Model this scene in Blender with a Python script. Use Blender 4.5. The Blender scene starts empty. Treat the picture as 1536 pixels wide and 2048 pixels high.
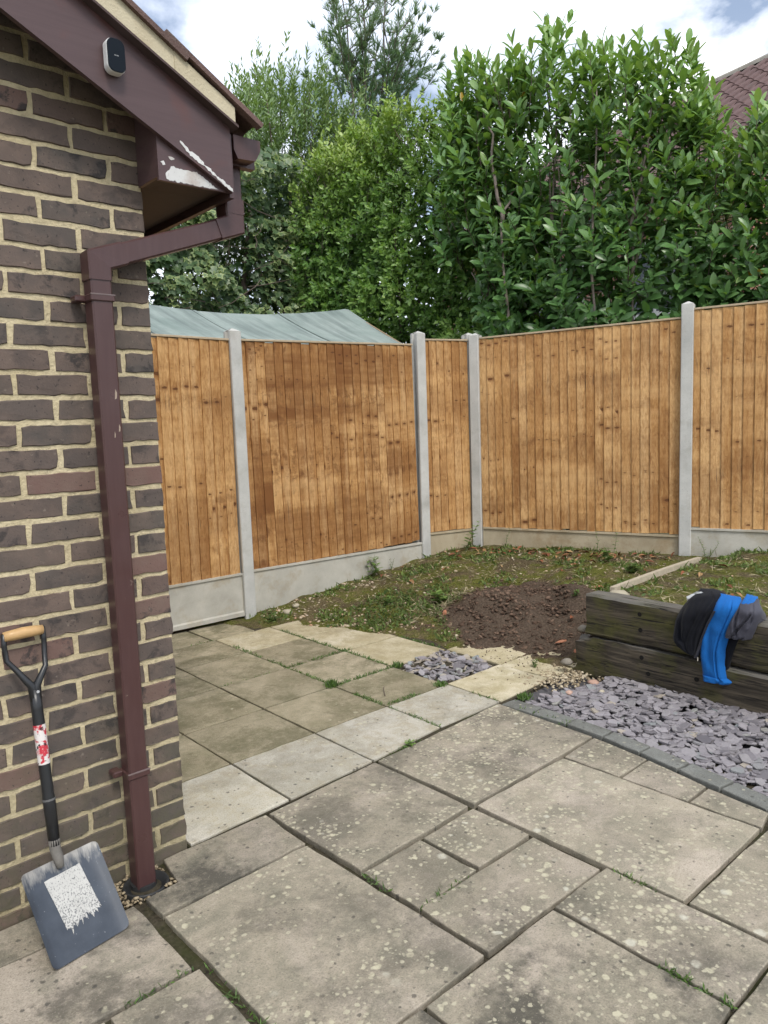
import bpy, math, random
import numpy as np
from mathutils import Vector, Matrix, noise as mnoise

random.seed(11)
rng = np.random.default_rng(11)
scene = bpy.context.scene
col = scene.collection

# ------------------------------------------------------------------ camera
CAM = (-1.13825, -2.41655, 1.46048)
YAW, PITCH, ROLL, FPX = 0.725906, 0.117326, -0.034751, 1500.0
def cam_matrix():
    cy, sy, cp, sp = math.cos(YAW), math.sin(YAW), math.cos(PITCH), math.sin(PITCH)
    f = Vector((sy * cp, cy * cp, -sp)); r = Vector((cy, -sy, 0)); u = r.cross(f)
    c, s = math.cos(ROLL), math.sin(ROLL)
    R, U = c * r + s * u, -s * r + c * u
    m = Matrix((R, U, -f)).transposed().to_4x4()
    m.translation = CAM
    return m
cd = bpy.data.cameras.new('camera'); co = bpy.data.objects.new('camera', cd); col.objects.link(co)
co.matrix_world = cam_matrix()
cd.sensor_fit = 'VERTICAL'; cd.sensor_height = 36.0; cd.lens = 36.0 * FPX / 2048.0
cd.clip_start = 0.05; cd.clip_end = 2000
scene.camera = co

# ------------------------------------------------------------------ light
SUN_EL, SUN_AZ = math.radians(52), math.radians(-108)      # direction the sun stands in, azimuth from +x
w = bpy.data.worlds.new('World'); scene.world = w; w.use_nodes = True
def node(nt, typ, ins=None, **props):
    n = nt.nodes.new(typ)
    for k, v in props.items(): setattr(n, k, v)
    for k, v in (ins or {}).items():
        s = n.inputs[k]
        if isinstance(v, bpy.types.NodeSocket): nt.links.new(v, s)
        else: s.default_value = v
    return n
def mixc(nt, fac, a, b, blend='MIX'):
    n = nt.nodes.new('ShaderNodeMix'); n.data_type = 'RGBA'; n.blend_type = blend
    for i, v in ((0, fac), (6, a), (7, b)):
        if isinstance(v, bpy.types.NodeSocket): nt.links.new(v, n.inputs[i])
        else: n.inputs[i].default_value = v if i == 0 else (*v[:3], 1)
    return n.outputs[2]
def ramp(nt, fac, stops, interp='LINEAR'):
    n = nt.nodes.new('ShaderNodeValToRGB'); cr = n.color_ramp; cr.interpolation = interp
    while len(cr.elements) < len(stops): cr.elements.new(0.5)
    for e, (p, c) in zip(cr.elements, stops):
        e.position = p; e.color = (c, c, c, 1) if isinstance(c, (int, float)) else (*c[:3], 1)
    nt.links.new(fac, n.inputs[0]); return n.outputs[0]
def math_(nt, op, a, b=0.0, clamp=False):
    n = nt.nodes.new('ShaderNodeMath'); n.operation = op; n.use_clamp = clamp
    for i, v in ((0, a), (1, b)):
        if isinstance(v, bpy.types.NodeSocket): nt.links.new(v, n.inputs[i])
        else: n.inputs[i].default_value = v
    return n.outputs[0]
def vmath(nt, op, a, b=(0, 0, 0)):
    n = nt.nodes.new('ShaderNodeVectorMath'); n.operation = op
    for i, v in ((0, a), (1, b)):
        if isinstance(v, bpy.types.NodeSocket): nt.links.new(v, n.inputs[i])
        else: n.inputs[i].default_value = v
    return n.outputs['Value'] if op in ('LENGTH', 'DISTANCE', 'DOT_PRODUCT') else n.outputs[0]
def noise(nt, vec, scale, detail=4.0, rough=0.55, dist=0.0):
    return node(nt, 'ShaderNodeTexNoise', {'Vector': vec, 'Scale': scale, 'Detail': detail, 'Roughness': rough, 'Distortion': dist}).outputs[0]

wn = w.node_tree; wn.nodes.clear()
sky = node(wn, 'ShaderNodeTexSky', sky_type='NISHITA', sun_disc=False, sun_elevation=SUN_EL, sun_rotation=math.pi / 2 - SUN_AZ)
tc = node(wn, 'ShaderNodeTexCoord')
wv = node(wn, 'ShaderNodeMapping', {'Vector': tc.outputs['Generated'], 'Location': (3.1, 0.4, 1.7), 'Scale': (1.0, 1.0, 1.9)}).outputs[0]
c1 = noise(wn, wv, 4.2, 7, 0.55, 0.3)
c2 = noise(wn, wv, 2.0, 5, 0.5, 0.2)
cover = ramp(wn, c1, [(0.40, 0.12), (0.57, 1.0)])
shade = ramp(wn, c2, [(0.35, (7.6, 8.3, 9.8)), (0.5, (10.6, 11.0, 11.6)), (0.62, (13.2, 13.2, 13.2))])
skyc = mixc(wn, cover, sky.outputs[0], shade)
bg = node(wn, 'ShaderNodeBackground', {'Color': skyc, 'Strength': 0.1})
wo = node(wn, 'ShaderNodeOutputWorld'); wn.links.new(bg.outputs[0], wo.inputs[0])

sd = bpy.data.lights.new('sun', 'SUN'); so = bpy.data.objects.new('sun', sd); col.objects.link(so)
sd.energy = 1.5; sd.angle = math.radians(14); sd.color = (1.0, 0.95, 0.87)
sdir = Vector((math.cos(SUN_EL) * math.cos(SUN_AZ), math.cos(SUN_EL) * math.sin(SUN_AZ), math.sin(SUN_EL)))
so.rotation_euler = sdir.to_track_quat('Z', 'Y').to_euler()
so.location = (2, -8, 12)
vs = scene.view_settings
vs.view_transform = 'Standard'; vs.look = 'None'; vs.exposure = 0.68; vs.gamma = 1.0; vs.use_curve_mapping = False
try: scene.cycles.use_denoising = True
except Exception: pass
scene.cycles.max_bounces = 3; scene.cycles.diffuse_bounces = 2; scene.cycles.glossy_bounces = 1; scene.cycles.transmission_bounces = 2
scene.cycles.use_adaptive_sampling = True; scene.cycles.adaptive_threshold = 0.02; scene.cycles.caustics_reflective = False; scene.cycles.caustics_refractive = False

# ------------------------------------------------------------------ object helpers
def tag(o, label=None, cat=None, group=None, kind=None):
    if label: o['label'] = label
    if cat: o['category'] = cat
    if group: o['group'] = group
    if kind: o['kind'] = kind
    return o
def link(name, me, parent=None, loc=(0, 0, 0), rot=(0, 0, 0)):
    o = bpy.data.objects.new(name, me); col.objects.link(o)
    o.location = loc; o.rotation_euler = rot
    if parent is not None: o.parent = parent
    return o
def empty(name, loc=(0, 0, 0), rot=(0, 0, 0)):
    return link(name, None, None, loc, rot)
def mesh(name, V, F, mat, smooth=False):
    me = bpy.data.meshes.new(name); me.from_pydata([tuple(v) for v in V], [], [tuple(f) for f in F])
    if mat: me.materials.append(mat)
    if smooth: me.shade_smooth()
    me.update(); return me
def obj(name, V, F, mat, parent=None, loc=(0, 0, 0), rot=(0, 0, 0), smooth=False):
    return link(name, mesh(name, V, F, mat, smooth), parent, loc, rot)
class MB:
    def __init__(s): s.V = []; s.F = []
    def add(s, V, F):
        n = len(s.V); s.V += [tuple(v) for v in V]; s.F += [tuple(i + n for i in f) for f in F]; return s
    def box(s, x0, x1, y0, y1, z0, z1, b=0.0): return s.add(*bevbox(x0, x1, y0, y1, z0, z1, b))
    def obj(s, name, mat, parent=None, **k): return obj(name, s.V, s.F, mat, parent, **k)
def bevbox(x0, x1, y0, y1, z0, z1, b=0.0):
    if b <= 0:
        V = [(x, y, z) for z in (z0, z1) for y in (y0, y1) for x in (x0, x1)]
        return V, [(0, 2, 3, 1), (4, 5, 7, 6), (0, 1, 5, 4), (2, 6, 7, 3), (0, 4, 6, 2), (1, 3, 7, 5)]
    xs, ys, zs = (x0, x1), (y0, y1), (z0, z1); V = []; idx = {}
    for i in (0, 1):
        for j in (0, 1):
            for k in (0, 1):
                sx, sy, sz = (1, -1)[i], (1, -1)[j], (1, -1)[k]
                for a, d in enumerate(((0, sy * b, sz * b), (sx * b, 0, sz * b), (sx * b, sy * b, 0))):
                    idx[i, j, k, a] = len(V); V.append((xs[i] + d[0], ys[j] + d[1], zs[k] + d[2]))
    F = []
    for i in (0, 1):
        q = [idx[i, 0, 0, 0], idx[i, 1, 0, 0], idx[i, 1, 1, 0], idx[i, 0, 1, 0]]; F.append(q if i else q[::-1])
        q = [idx[0, i, 0, 1], idx[1, i, 0, 1], idx[1, i, 1, 1], idx[0, i, 1, 1]]; F.append(q[::-1] if i else q)
        q = [idx[0, 0, i, 2], idx[1, 0, i, 2], idx[1, 1, i, 2], idx[0, 1, i, 2]]; F.append(q if i else q[::-1])
    for i in (0, 1):
        for j in (0, 1):
            q = [idx[i, j, 0, 0], idx[i, j, 1, 0], idx[i, j, 1, 1], idx[i, j, 0, 1]]; F.append(q if i != j else q[::-1])
            q = [idx[i, 0, j, 0], idx[i, 1, j, 0], idx[i, 1, j, 2], idx[i, 0, j, 2]]; F.append(q[::-1] if i != j else q)
            q = [idx[0, i, j, 1], idx[1, i, j, 1], idx[1, i, j, 2], idx[0, i, j, 2]]; F.append(q if i != j else q[::-1])
            for k in (0, 1):
                t = [idx[i, j, k, a] for a in range(3)]; F.append(t if (i + j + k) % 2 else t[::-1])
    return V, F
def tube(pts, radii, n=8, cap=True):
    pts = [Vector(p) for p in pts]; V = []; F = []
    up = Vector((0.3, 0.2, 1)).normalized(); prev = None
    for i, p in enumerate(pts):
        d = (pts[min(i + 1, len(pts) - 1)] - pts[max(i - 1, 0)]).normalized()
        a = (prev - d * prev.dot(d)) if prev is not None else d.cross(Vector((0, 1, 0.1)) if abs(d.z) > 0.8 else up)
        a.normalize(); prev = a; b = d.cross(a)
        r = radii[i] if hasattr(radii, '__len__') else radii
        for k in range(n):
            t = 2 * math.pi * k / n; V.append(p + (a * math.cos(t) + b * math.sin(t)) * r)
    for i in range(len(pts) - 1):
        for k in range(n):
            k2 = (k + 1) % n; F.append((i * n + k, i * n + k2, (i + 1) * n + k2, (i + 1) * n + k))
    if cap: F.append(tuple(range(n))[::-1]); F.append(tuple((len(pts) - 1) * n + k for k in range(n)))
    return V, F
def prism_xz(poly, y0, y1):
    """polygon in the x-z plane pulled from y0 to y1"""
    n = len(poly); V = [(x, y0, z) for x, z in poly] + [(x, y1, z) for x, z in poly]
    F = [tuple(range(n)), tuple(range(2 * n - 1, n - 1, -1))] + [(i, i + n, (i + 1) % n + n, (i + 1) % n) for i in range(n)]
    return V, F
def prism_xy(poly, z0, z1):
    n = len(poly); V = [(x, y, z0) for x, y in poly] + [(x, y, z1) for x, y in poly]
    F = [tuple(range(n))[::-1], tuple(range(n, 2 * n))] + [(i, (i + 1) % n, (i + 1) % n + n, i + n) for i in range(n)]
    return V, F
def prism_yz(poly, x0, x1):
    n = len(poly); V = [(x0, y, z) for y, z in poly] + [(x1, y, z) for y, z in poly]
    F = [tuple(range(n))[::-1], tuple(range(n, 2 * n))] + [(i, (i + 1) % n, (i + 1) % n + n, i + n) for i in range(n)]
    return V, F

def batch(name, T, TF, pos, X, Y, Z, scale, mat, tone=None, parent=None, smooth=False, uv=None):
    """many copies of one small template (verts T, faces TF) joined into one mesh with numpy"""
    pos, X, Y, Z = (np.asarray(a, float) for a in (pos, X, Y, Z)); T = np.asarray(T, float)
    sc = np.asarray(scale, float)
    if sc.ndim == 1: sc = np.repeat(sc[:, None], 3, 1)
    n, m = len(pos), len(T)
    P = (pos[:, None, :] + T[None, :, 0:1] * (X * sc[:, 0:1])[:, None, :] + T[None, :, 1:2] * (Y * sc[:, 1:2])[:, None, :]
         + T[None, :, 2:3] * (Z * sc[:, 2:3])[:, None, :]).reshape(-1, 3)
    me = bpy.data.meshes.new(name)
    loops1 = np.concatenate([np.array(f) for f in TF]); lens = np.array([len(f) for f in TF]); L = len(loops1)
    loops = (loops1[None, :] + (np.arange(n) * m)[:, None]).ravel()
    starts1 = np.concatenate([[0], np.cumsum(lens)[:-1]])
    starts = (starts1[None, :] + (np.arange(n) * L)[:, None]).ravel()
    me.vertices.add(n * m); me.vertices.foreach_set('co', P.ravel())
    me.loops.add(len(loops)); me.loops.foreach_set('vertex_index', loops.astype(np.int32))
    me.polygons.add(n * len(TF)); me.polygons.foreach_set('loop_start', starts.astype(np.int32))
    me.update(calc_edges=True)
    if tone is not None:
        a = me.attributes.new('tone', 'FLOAT', 'POINT'); a.data.foreach_set('value', np.repeat(np.asarray(tone, float), m))
    if uv is not None:
        a = me.attributes.new('edge', 'FLOAT', 'POINT'); a.data.foreach_set('value', np.tile(np.asarray(uv, float), n))
    if mat: me.materials.append(mat)
    if smooth: me.shade_smooth()
    me.validate()
    return link(name, me, parent)
def unit(a):
    a = np.asarray(a, float); return a / np.maximum(np.linalg.norm(a, axis=-1, keepdims=True), 1e-9)
def frames(d, nrm):
    """leaf frames: Y along d, Z as near nrm as possible"""
    Y = unit(d); Z = nrm - Y * np.sum(nrm * Y, -1, keepdims=True); Z = unit(Z); X = np.cross(Y, Z); return X, Y, Z
def randdir(n, zmin=-1.0):
    z = rng.uniform(zmin, 1, n); t = rng.uniform(0, 2 * np.pi, n); r = np.sqrt(1 - z * z)
    return np.c_[r * np.cos(t), r * np.sin(t), z]

# ------------------------------------------------------------------ materials
def newmat(name, rough=0.7, spec=0.35):
    m = bpy.data.materials.new(name); m.use_nodes = True; nt = m.node_tree
    b = nt.nodes['Principled BSDF']; b.inputs['Roughness'].default_value = rough; b.inputs['Specular IOR Level'].default_value = spec
    return m, nt, b
def setc(nt, b, c):
    if isinstance(c, bpy.types.NodeSocket): nt.links.new(c, b.inputs['Base Color'])
    else: b.inputs['Base Color'].default_value = (*c, 1)
def bump(nt, b, h, strength=0.4, dist=0.004, normal=None):
    n = node(nt, 'ShaderNodeBump', {'Height': h, 'Strength': strength, 'Distance': dist})
    if normal is not None: nt.links.new(normal, n.inputs['Normal'])
    nt.links.new(n.outputs[0], b.inputs['Normal']); return n.outputs[0]
def objvec(nt, rnd=True, mul=37.0):
    t = node(nt, 'ShaderNodeTexCoord').outputs['Object']
    oi = node(nt, 'ShaderNodeObjectInfo')
    if rnd:
        r = math_(nt, 'MULTIPLY', oi.outputs['Random'], mul)
        t = vmath(nt, 'ADD', t, node(nt, 'ShaderNodeCombineXYZ', {'X': r, 'Y': r, 'Z': r}).outputs[0])
    return t, oi

def mat_brick():
    m, nt, b = newmat('brick', 0.85, 0.25); v, oi = objvec(nt)
    base = ramp(nt, oi.outputs['Random'], [(0, (0.098, 0.080, 0.072)), (0.2, (0.124, 0.096, 0.084)), (0.4, (0.088, 0.077, 0.070)), (0.6, (0.118, 0.090, 0.078)), (0.8, (0.100, 0.086, 0.074)), (0.93, (0.145, 0.096, 0.082)), (1, (0.180, 0.105, 0.090))])
    n1 = noise(nt, v, 9, 5, 0.6)
    c = mixc(nt, ramp(nt, n1, [(0.42, 0.0), (0.68, 0.65)]), base, (0.175, 0.128, 0.105))
    n2 = noise(nt, v, 17, 5, 0.65, 0.4)
    c = mixc(nt, math_(nt, 'MULTIPLY', ramp(nt, n2, [(0.52, 0.0), (0.62, 0.85)]), ramp(nt, math_(nt, 'FRACT', math_(nt, 'MULTIPLY', oi.outputs['Random'], 7.3)), [(0.15, 0.12), (0.85, 1.0)])), c, (0.042, 0.038, 0.038))
    sp = noise(nt, v, 110, 2, 0.5)
    c = mixc(nt, ramp(nt, sp, [(0.66, 0.0), (0.72, 0.8)]), c, (0.035, 0.03, 0.03))
    c = mixc(nt, ramp(nt, noise(nt, v, 45, 3, 0.6), [(0.66, 0.0), (0.8, 0.35)]), c, (0.42, 0.36, 0.29))
    wz = node(nt, 'ShaderNodeNewGeometry').outputs['Position']; wzz = node(nt, 'ShaderNodeSeparateXYZ', {'Vector': wz}).outputs[2]
    alg = math_(nt, 'MULTIPLY', ramp(nt, math_(nt, 'ADD', wzz, math_(nt, 'MULTIPLY', math_(nt, 'SUBTRACT', noise(nt, wz, 5.0, 4, 0.6), 0.5), 0.7)), [(0.0, 0.75), (0.55, 0.0)]), ramp(nt, noise(nt, wz, 22.0, 4, 0.65), [(0.35, 0.2), (0.6, 1.0)]))
    c = mixc(nt, alg, c, (0.105, 0.098, 0.062))
    setc(nt, b, c)
    h = math_(nt, 'ADD', math_(nt, 'MULTIPLY', n2, 0.7), math_(nt, 'MULTIPLY', noise(nt, v, 150, 3, 0.6), 0.5))
    bump(nt, b, h, 0.55, 0.004); return m
def mat_mortar():
    m, nt, b = newmat('mortar', 0.95, 0.15); v, _ = objvec(nt, False)
    n1 = noise(nt, v, 7, 5, 0.6); n2 = noise(nt, v, 90, 4, 0.6)
    c = ramp(nt, n1, [(0.3, (0.46, 0.385, 0.235)), (0.65, (0.62, 0.535, 0.355))])
    c = mixc(nt, ramp(nt, n2, [(0.3, 0.5), (0.55, 0.0)]), c, (0.30, 0.25, 0.17))
    wz = node(nt, 'ShaderNodeNewGeometry').outputs['Position']; wzz = node(nt, 'ShaderNodeSeparateXYZ', {'Vector': wz}).outputs[2]
    alg = math_(nt, 'MULTIPLY', ramp(nt, math_(nt, 'ADD', wzz, math_(nt, 'MULTIPLY', math_(nt, 'SUBTRACT', noise(nt, wz, 5.0, 4, 0.6), 0.5), 0.7)), [(0.0, 0.75), (0.55, 0.0)]), ramp(nt, noise(nt, wz, 22.0, 4, 0.65), [(0.35, 0.2), (0.6, 1.0)]))
    c = mixc(nt, alg, c, (0.235, 0.205, 0.125))
    setc(nt, b, c); bump(nt, b, math_(nt, 'ADD', n2, noise(nt, v, 25, 3)), 0.8, 0.007); return m
def mat_upvc():
    m, nt, b = newmat('brown_plastic', 0.32, 0.45); v, _ = objvec(nt, False)
    s = node(nt, 'ShaderNodeMapping', {'Vector': v, 'Scale': (30, 30, 3)}).outputs[0]
    n1 = noise(nt, s, 2.0, 5, 0.6)
    c = ramp(nt, n1, [(0.3, (0.064, 0.030, 0.029)), (0.7, (0.076, 0.038, 0.036))])
    d = noise(nt, v, 26, 4, 0.6)
    c = mixc(nt, ramp(nt, d, [(0.69, 0.0), (0.75, 0.7)]), c, (0.30, 0.25, 0.20))
    setc(nt, b, c)
    nt.links.new(ramp(nt, noise(nt, v, 11, 4), [(0.3, 0.26), (0.7, 0.46)]), b.inputs['Roughness']); return m
def mat_timber_brown():
    m, nt, b = newmat('brown_stain', 0.42, 0.4); v, _ = objvec(nt, False)
    s = node(nt, 'ShaderNodeMapping', {'Vector': v, 'Rotation': (0, -0.483, 0), 'Scale': (3, 30, 55)}).outputs[0]
    g = noise(nt, s, 1.0, 5, 0.6)
    c = ramp(nt, g, [(0.3, (0.078, 0.046, 0.047)), (0.7, (0.092, 0.056, 0.057))])
    c = mixc(nt, ramp(nt, noise(nt, v, 5, 4, 0.6, 0.5), [(0.55, 0.0), (0.75, 0.7)]), c, (0.125, 0.045, 0.036))
    setc(nt, b, c); bump(nt, b, g, 0.25, 0.002); return m
def mat_plain(name, c, rough=0.6, var=0.25, scale=20.0, spec=0.35, bmp=0.15, bd=0.003):
    m, nt, b = newmat(name, rough, spec); v, _ = objvec(nt, True)
    n = noise(nt, v, scale, 5, 0.6)
    setc(nt, b, mixc(nt, n, tuple(x * (1 - var) for x in c), tuple(min(1, x * (1 + var)) for x in c)))
    if bmp: bump(nt, b, n, bmp, bd)
    return m
def mat_board():
    """feather-edge board: sawn grain, knots that line up over neighbouring boards (cut from one baulk), weather streaks"""
    m, nt, b = newmat('fence_board', 0.75, 0.25)
    t = node(nt, 'ShaderNodeTexCoord').outputs['Object']; oi = node(nt, 'ShaderNodeObjectInfo')
    sep = node(nt, 'ShaderNodeSeparateColor', {'Color': oi.outputs['Color']})
    sx = node(nt, 'ShaderNodeSeparateXYZ', {'Vector': t})
    grp = math_(nt, 'MULTIPLY', sep.outputs[0], 91.0); jit = sep.outputs[1]; tone = sep.outputs[2]
    zj = math_(nt, 'ADD', sx.outputs[2], math_(nt, 'MULTIPLY', jit, 0.05))
    z2 = math_(nt, 'ADD', zj, grp)
    # knots: two sets, few large and more small ones
    knot = halo = None
    for (fx, fz, thr, rmax, ex) in ((11.0, 2.7, 0.52, 0.014, 0.50), (13.0, 5.3, 0.55, 0.0080, 0.48)):
        P = node(nt, 'ShaderNodeCombineXYZ', {'X': math_(nt, 'MULTIPLY', math_(nt, 'ADD', sx.outputs[0], math_(nt, 'MULTIPLY', jit, 0.045)), fx), 'Y': math_(nt, 'MULTIPLY', z2, fz), 'Z': grp}).outputs[0]
        vo = node(nt, 'ShaderNodeTexVoronoi', {'Vector': P, 'Scale': 1.0, 'Randomness': 1.0}, feature='F1')
        d = vmath(nt, 'MULTIPLY', vmath(nt, 'SUBTRACT', P, vo.outputs['Position']), (ex / fx, 1.15 / fz, 0.0))
        kd = vmath(nt, 'LENGTH', d)
        cs = node(nt, 'ShaderNodeSeparateColor', {'Color': vo.outputs['Color']}); rnd = cs.outputs[0]
        # a knot does not show on every board of its group
        pres = math_(nt, 'FRACT', math_(nt, 'ADD', math_(nt, 'MULTIPLY', jit, 3.7), cs.outputs[1]))
        rad = math_(nt, 'MULTIPLY', math_(nt, 'MULTIPLY', math_(nt, 'SUBTRACT', rnd, thr, True), rmax / (1 - thr)), ramp(nt, pres, [(0.25, 0.0), (0.45, 1.0)]))
        wob = math_(nt, 'MULTIPLY', math_(nt, 'SUBTRACT', noise(nt, t, 80, 2), 0.5), 0.012)
        q = math_(nt, 'SUBTRACT', math_(nt, 'ADD', kd, wob), rad)
        k_ = math_(nt, 'MULTIPLY', ramp(nt, math_(nt, 'MULTIPLY', q, 60.0), [(0.0, 1.0), (0.20, 0.0)]), ramp(nt, math_(nt, 'MULTIPLY', rad, 100.0), [(0.10, 0.0), (0.5, 1.0)]))
        h_ = math_(nt, 'MULTIPLY', ramp(nt, math_(nt, 'MULTIPLY', q, 16.0), [(0.0, 0.8), (0.5, 0.0)]), ramp(nt, math_(nt, 'MULTIPLY', rad, 100.0), [(0.3, 0.0), (1.1, 1.0)]))
        knot = k_ if knot is None else math_(nt, 'MAXIMUM', knot, k_); halo = h_ if halo is None else math_(nt, 'MAXIMUM', halo, h_)
        if fz < 4: kd0 = kd
    hm = halo; kd = kd0
    # grain
    G = node(nt, 'ShaderNodeCombineXYZ', {'X': math_(nt, 'MULTIPLY', math_(nt, 'ADD', sx.outputs[0], math_(nt, 'MULTIPLY', jit, 3.0)), 55.0),
                                         'Y': math_(nt, 'MULTIPLY', z2, 1.6), 'Z': math_(nt, 'ADD', math_(nt, 'MULTIPLY', kd, 14.0), jit)}).outputs[0]
    g = noise(nt, G, 1.0, 6, 0.62, 0.6)
    base = ramp(nt, tone, [(0.0, (0.30, 0.145, 0.050)), (0.35, (0.42, 0.220, 0.080)), (0.7, (0.52, 0.295, 0.115)), (1.0, (0.62, 0.385, 0.175))])
    sap = noise(nt, node(nt, 'ShaderNodeCombineXYZ', {'X': math_(nt, 'MULTIPLY', math_(nt, 'ADD', sx.outputs[0], math_(nt, 'MULTIPLY', jit, 2.0)), 16.0), 'Y': math_(nt, 'MULTIPLY', z2, 0.8), 'Z': jit}).outputs[0], 1.0, 3, 0.5)
    base = mixc(nt, ramp(nt, sap, [(0.45, 0.0), (0.68, 0.55)]), base, (0.64, 0.43, 0.22))
    base = mixc(nt, ramp(nt, sap, [(0.25, 0.5), (0.45, 0.0)]), base, (0.29, 0.145, 0.055))
    c = mixc(nt, ramp(nt, g, [(0.32, 1.0), (0.58, 0.0)]), base, mixc(nt, 1.0, base, (0.62, 0.52, 0.42), 'MULTIPLY'))
    c = mixc(nt, ramp(nt, g, [(0.60, 0.0), (0.78, 0.45)]), c, (0.66, 0.45, 0.23))
    # weather stain in soft bands over the whole panel
    W = node(nt, 'ShaderNodeCombineXYZ', {'X': grp, 'Y': math_(nt, 'MULTIPLY', zj, 2.6), 'Z': math_(nt, 'MULTIPLY', jit, 0.35)}).outputs[0]
    st = noise(nt, W, 1.0, 5, 0.65)
    st2 = noise(nt, node(nt, 'ShaderNodeCombineXYZ', {'X': math_(nt, 'ADD', grp, math_(nt, 'MULTIPLY', sx.outputs[0], 6.0)), 'Y': math_(nt, 'MULTIPLY', zj, 5.5), 'Z': math_(nt, 'MULTIPLY', jit, 0.5)}).outputs[0], 1.0, 5, 0.7, 0.6)
    c = mixc(nt, math_(nt, 'MULTIPLY', ramp(nt, st, [(0.44, 0.0), (0.64, 0.9)]), oi.outputs['Alpha']), c, (0.185, 0.076, 0.024))
    c = mixc(nt, math_(nt, 'MULTIPLY', ramp(nt, st2, [(0.54, 0.0), (0.66, 0.8)]), oi.outputs['Alpha']), c, (0.135, 0.052, 0.017))
    c = mixc(nt, ramp(nt, st, [(0.30, 0.6), (0.46, 0.0)]), c, (0.62, 0.39, 0.18))
    c = mixc(nt, hm, c, (0.190, 0.078, 0.026))
    c = mixc(nt, math_(nt, 'MULTIPLY', knot, 0.88), c, (0.105, 0.040, 0.014))
    # nail runs: dark streaks below the rails
    S = node(nt, 'ShaderNodeCombineXYZ', {'X': math_(nt, 'MULTIPLY', math_(nt, 'ADD', sx.outputs[0], math_(nt, 'MULTIPLY', jit, 17.0)), 130.0), 'Y': math_(nt, 'MULTIPLY', zj, 6.0), 'Z': grp}).outputs[0]
    sn = noise(nt, S, 1.0, 3, 0.5)
    zz = math_(nt, 'PINGPONG', math_(nt, 'ADD', sx.outputs[2], 0.02), 0.45)
    near = ramp(nt, zz, [(0.33, 0.0), (0.44, 1.0)])
    c = mixc(nt, math_(nt, 'MULTIPLY', near, ramp(nt, sn, [(0.60, 0.0), (0.70, 0.85)])), c, (0.050, 0.032, 0.022))
    setc(nt, b, c)
    bump(nt, b, math_(nt, 'ADD', g, math_(nt, 'MULTIPLY', knot, -0.5)), 0.35, 0.003)
    return m
def mat_concrete(name, c0, c1, stain=(0.28, 0.22, 0.13), sa=0.4, bd=0.003):
    m, nt, b = newmat(name, 0.9, 0.2); v, _ = objvec(nt, True)
    n1 = noise(nt, v, 3.5, 6, 0.62, 0.3); n2 = noise(nt, v, 140, 3, 0.6)
    c = ramp(nt, n1, [(0.3, c0), (0.7, c1)])
    c = mixc(nt, ramp(nt, noise(nt, v, 6.5, 6, 0.65), [(0.52, 0.0), (0.75, sa)]), c, stain)
    c = mixc(nt, ramp(nt, n2, [(0.62, 0.0), (0.72, 0.6)]), c, tuple(x * 0.5 for x in c0))
    setc(nt, b, c); bump(nt, b, math_(nt, 'ADD', n2, n1), 0.5, bd); return m
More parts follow.
